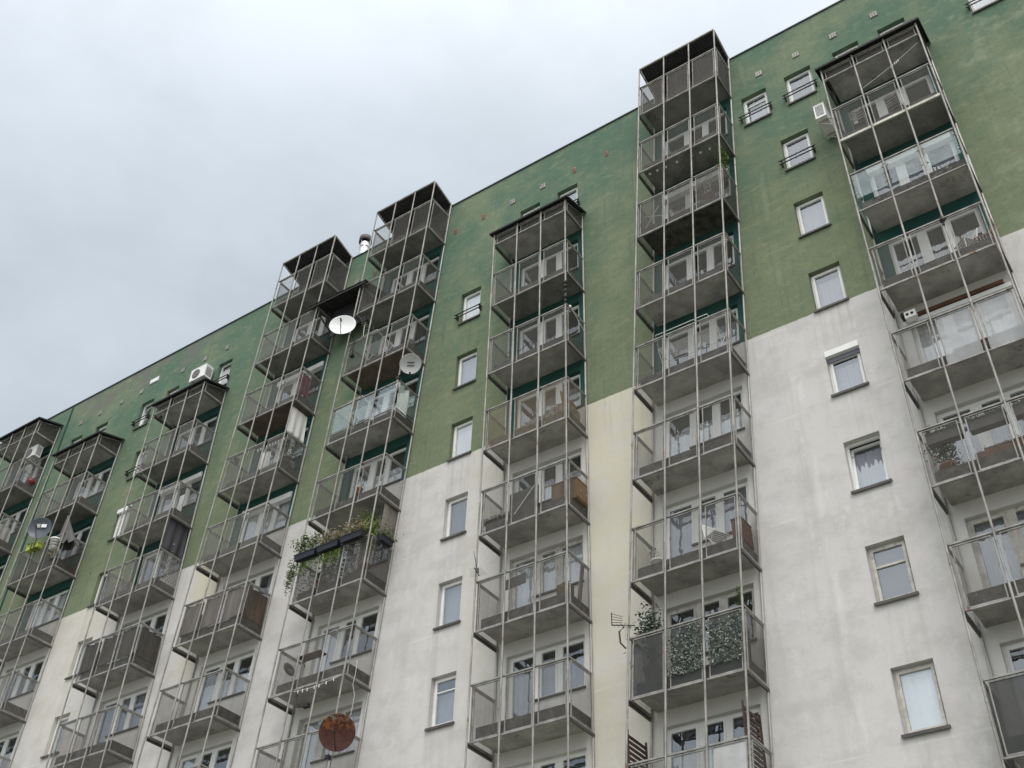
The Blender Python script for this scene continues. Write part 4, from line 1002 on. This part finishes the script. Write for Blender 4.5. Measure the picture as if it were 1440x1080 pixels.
# slatted screens at both ends of the lowest balcony of one tower
for u, lab, y0 in ((.05, 'brown slatted screen at the end of a balcony, seen against the yellow wall', -.95), (W - .05, 'brown slatted screen standing beside the white reed screen', -.95)):
    at = P('D', 9, u, 0, .42); r_ = thing('slatted_screen', lab, 'screen', at, 'brown slatted screens on one balcony'); mb = MB()
    for i in range(15): mb.box(-.012, .012, y0 + .03, -.17, .04 + .115 * i, .105 + .115 * i, 'slat_brown')
    mb.obj('slat', r_, at); k = MB()
    for y in (y0, -.17): k.box(-.02, .02, y, y + .035, 0, 1.82, 'slat_brown')
    k.obj('upright', r_, at)
# trellis behind a side panel
mb = MB()
for i in range(8):
    y = -.95 + .12 * i; mb.bar((0, y, .05 if i < 4 else .05), (0, min(-.05, y + .5), .05 + .9 * min(1, (-.05 - y) / .5)), .014, .02, 'dish_grey'); mb.bar((0, y, .95), (0, min(-.05, y + .5), .95 - .9 * min(1, (-.05 - y) / .5)), .014, .02, 'dish_grey')
mb.leaves(90, gauss((0, -.45, .7), (.03, .07, .3)), .08, 'bloom'); solo(mb, 'trellis', 'crossed trellis with pale flowers behind a side mesh panel', 'trellis', P('Z', 5, W - .08, 0, .42))
mb = MB(); mb.box(-.5, .35, -.15, .15, 0, .22, 'junk'); mb.lathe([(0, .2), (.13, .24), (.15, .36), (.06, .45), (0, .46)], 'junk', Matrix.Translation((-.25, 0, 0))); mb.box(.0, .3, -.12, .1, .22, .42, 'junk', Matrix.Rotation(R(5), 4, 'Z')); solo(mb, 'stored_boxes', 'grey boxes and a round pot stored behind mesh below the tarpaulin', 'boxes', P('Z', 5, .75, -.7, .42))
# last tower past the joint
mb = MB(); mb.lathe([(0, 0), (.12, .05), (.19, .16), (.19, .24), (.12, .35), (0, .4)], 'red'); solo(mb, 'red_ball', 'red ball behind the side mesh past the wall joint', 'ball', P('X', 2, W - .1, -.35, .42))
mb = MB(); F = Matrix.Translation((0, 0, .5)) @ Matrix.Rotation(R(90), 4, 'Y'); mb.lathe([(.19, -.01), (.21, 0), (.19, .01)], 'white', F, 20)
for a in range(0, 180, 45): mb.bar(F @ Vector((.19 * math.cos(R(a)), .19 * math.sin(R(a)), 0)), F @ Vector((-.19 * math.cos(R(a)), -.19 * math.sin(R(a)), 0)), .012, .012, 'white')
for i in range(4): mb.box(-.02, .02, -.14 + .07 * i, -.1 + .07 * i, .55, .95 - .05 * abs(i - 2), 'white')
solo(mb, 'white_wheel', 'white spoked wheel with white slats above the red ball', 'wheel', P('X', 2, W - .08, -.62, .42))
mb = MB()
for i in range(5): mb.box(-.45 + .2 * i, -.3 + .2 * i, -.1, .1, 0, .25 + .1 * (i % 2), 'junk')
solo(mb, 'shelf_clutter', 'dark clutter stacked behind the side mesh by the potted grasses', 'clutter', P('A', 4, 2.15, -.4, .42))
mb = MB()
for i in range(16): mb.box(-1.1 + .14 * i, -1.03 + .14 * i, -.006, .006, -.05, .05, 'white'); mb.box(-1.03 + .14 * i, -.96 + .14 * i, -.006, .006, -.05, .05, 'black')
solo(mb, 'checked_valance', 'narrow black and white checked valance along a window head', 'valance', P('A', 4, 1.4, -.14, 2.2))
mb = MB(); mb.box(-.12, .12, -.02, .02, 0, 1.1, 'white'); mb.box(-.1, .1, -.03, .0, .3, .34, 'sill'); solo(mb, 'ironing_board', 'pale ironing board leaning inside the balcony above the trellis', 'ironing board', P('Z', 4, 2.05, -.25, .42))
mb = MB(); mb.lathe([(0, 0), (.13, .0), (.14, .3), (.09, .36), (.05, .42), (0, .42)], 'junk'); solo(mb, 'milk_churn', 'grey drum behind the side mesh above the grey satellite dish', 'drum', P('B', 3, W - .25, -.55, .42))
mb = MB(); mb.box(-.03, .03, -.02, .02, 0, .3, 'black'); mb.lathe([(0, .1), (.06, .13), (.05, .22), (0, .25)], 'black'); solo(mb, 'black_bag', 'little black bag tied to a post over the pinkish chair', 'bag', P('E', 5, 1.79, -D - .1, 1.1))

mb = MB(); mb.bar((-.28, 0, .0), (.2, .03, .78), .022, .022, 'white'); mb.bar((-.3, .03, .58), (.32, 0, .25), .022, .022, 'white'); solo(mb, 'crossed_sticks', 'two pale sticks crossed behind the mesh of the grimy balcony', 'sticks', P('D', 3, .45, -.86, .42))
mb = MB(); mb.leaves(420, gauss((0, 0, .5), (.24, .1, .22)), .07, 'leaf_dry'); mb.leaves(200, gauss((0, 0, .5), (.26, .1, .24)), .07, 'leaf_dark'); pot(mb, (0, 0, 0), .16, .28); solo(mb, 'dried_plant', 'dried bushy plant behind the last bay of the grimy balcony', 'plant', P('D', 3, 2.2, -.75, .42))
mb = MB(); mb.leaves(160, gauss((0, 0, .55), (.22, .09, .25)), .09, 'leaf_dark'); mb.leaves(120, gauss((.05, 0, .45), (.2, .09, .2)), .07, 'leaf_dry'); pot(mb, (0, 0, 0), .17, .28); solo(mb, 'twiggy_plant', 'dark twiggy plant behind the blackened bay beside the leafy netting', 'plant', P('D', 8, .5, -.8, .42))

mb = MB()
for j in range(5): mb.box(-.012, .012, -.62 + .115 * j, -.51 + .115 * j, 0, 1.42, 'boards')
mb.box(-.02, .02, -.64, -.03, .02, .07, 'rail'); mb.box(-.02, .02, -.64, -.03, 1.34, 1.39, 'rail')
mb.shear(LEAN['B']); solo(mb, 'board_screen', 'grey board screen standing above the side rail of the flowery balcony', 'screen', P('B', 6, W - .06, 0, 1.47))
#ITEMS
# ------------------------------------------------------------------ ground
gm, nt, out = new_mat('street_ground'); g = G(nt); p = g.pos()
c = g.mix(g.ramp(g.noise(p, sc=.12, det=6, rough=.6), .42, .56), (.075, .10, .045), (.36, .345, .32))
g.l(g.bsdf(c, .95), out.inputs[0]); M['ground'] = gm
mb = MB(); mb.face([(-400, -400, ZG), (400, -400, ZG), (400, 400, ZG), (-400, 400, ZG)], 'ground')
tag(mb.obj('ground'), kind='structure')

# ------------------------------------------------------------------ daylight: cloud cover over a clear-sky base, and a veiled sun
SUN_EL, SUN_AZ = 58, 142    # azimuth measured from +Y towards +X
w = bpy.data.worlds.new('World'); scene.world = w; w.use_nodes = True
nt = w.node_tree
for n in list(nt.nodes): nt.nodes.remove(n)
g = G(nt); out = g.n('ShaderNodeOutputWorld')
sky = g.n('ShaderNodeTexSky', sky_type='NISHITA', sun_disc=False); sky.sun_elevation = R(SUN_EL); sky.sun_rotation = R(SUN_AZ)
b1 = g.n('ShaderNodeBackground'); g.l(sky.outputs[0], b1.inputs[0]); b1.inputs[1].default_value = .08
d = g.n('ShaderNodeTexCoord').outputs['Generated']
n1 = g.noise(d, (1, 1, 1.6), sc=2.1, det=6, rough=.52, off=((1.3, 2.1, .4)))
n2 = g.noise(d, (1, 1, 1.8), sc=5.5, det=6, rough=.55, off=(2.2, .3, 4))
sd = Vector((math.sin(R(SUN_AZ)) * math.cos(R(SUN_EL)), math.cos(R(SUN_AZ)) * math.cos(R(SUN_EL)), math.sin(R(SUN_EL))))
dot = g.n('ShaderNodeVectorMath', operation='DOT_PRODUCT'); g.l(d, dot.inputs[0]); dot.inputs[1].default_value = sd
glow = g.ramp(dot.outputs['Value'], .2, 1.0, 0, 1)
nn = g.math('ADD', g.math('MULTIPLY', n1, .62), g.math('MULTIPLY', n2, .38))
cc = g.mix(g.ramp(nn, .38, .60), (.575, .645, .715), (.69, .765, .85))
cc = g.mix(g.math('MULTIPLY', glow, .8), cc, (.78, .75, .70))
b2 = g.n('ShaderNodeBackground'); g.l(cc, b2.inputs[0])
g.l(g.math('ADD', 1.0, g.math('MULTIPLY', glow, 2.0)), b2.inputs[1])
mx = g.n('ShaderNodeMixShader'); mx.inputs[0].default_value = .9
g.l(b1.outputs[0], mx.inputs[1]); g.l(b2.outputs[0], mx.inputs[2]); g.l(mx.outputs[0], out.inputs[0])
s = bpy.data.lights.new('sun', 'SUN'); s.energy = 1.5; s.angle = R(25); s.color = (1, .97, .93)
so = bpy.data.objects.new('sun', s); COL.objects.link(so); so.rotation_euler = (-sd).to_track_quat('-Z', 'Y').to_euler()

# ------------------------------------------------------------------ camera (solved from the facade's grid)
cam = bpy.data.cameras.new('camera'); co = bpy.data.objects.new('camera', cam); COL.objects.link(co)
cam.sensor_width = 36; cam.lens = 1603.824 * 36 / 1440; cam.clip_end = 2000; cam.clip_start = .1
rt = Vector((0.82473968, 0.56488026, 0.02673484)); dn = Vector((-0.35457864, 0.5533652, -0.75369817)); fw = Vector((-0.44054335, 0.61212519, 0.65667672))
mw = Matrix((( rt.x, -dn.x, -fw.x, 9.22377655), (rt.y, -dn.y, -fw.y, -20.83718722), (rt.z, -dn.z, -fw.z, -30.41611427), (0, 0, 0, 1)))
co.matrix_world = mw
scene.camera = co
scene.view_settings.view_transform = 'Standard'; scene.view_settings.look = 'None'; scene.view_settings.gamma = 1
scene.view_settings.exposure = 0.0
scene.cycles.max_bounces = 8; scene.cycles.transparent_max_bounces = 24; scene.cycles.use_denoising = True
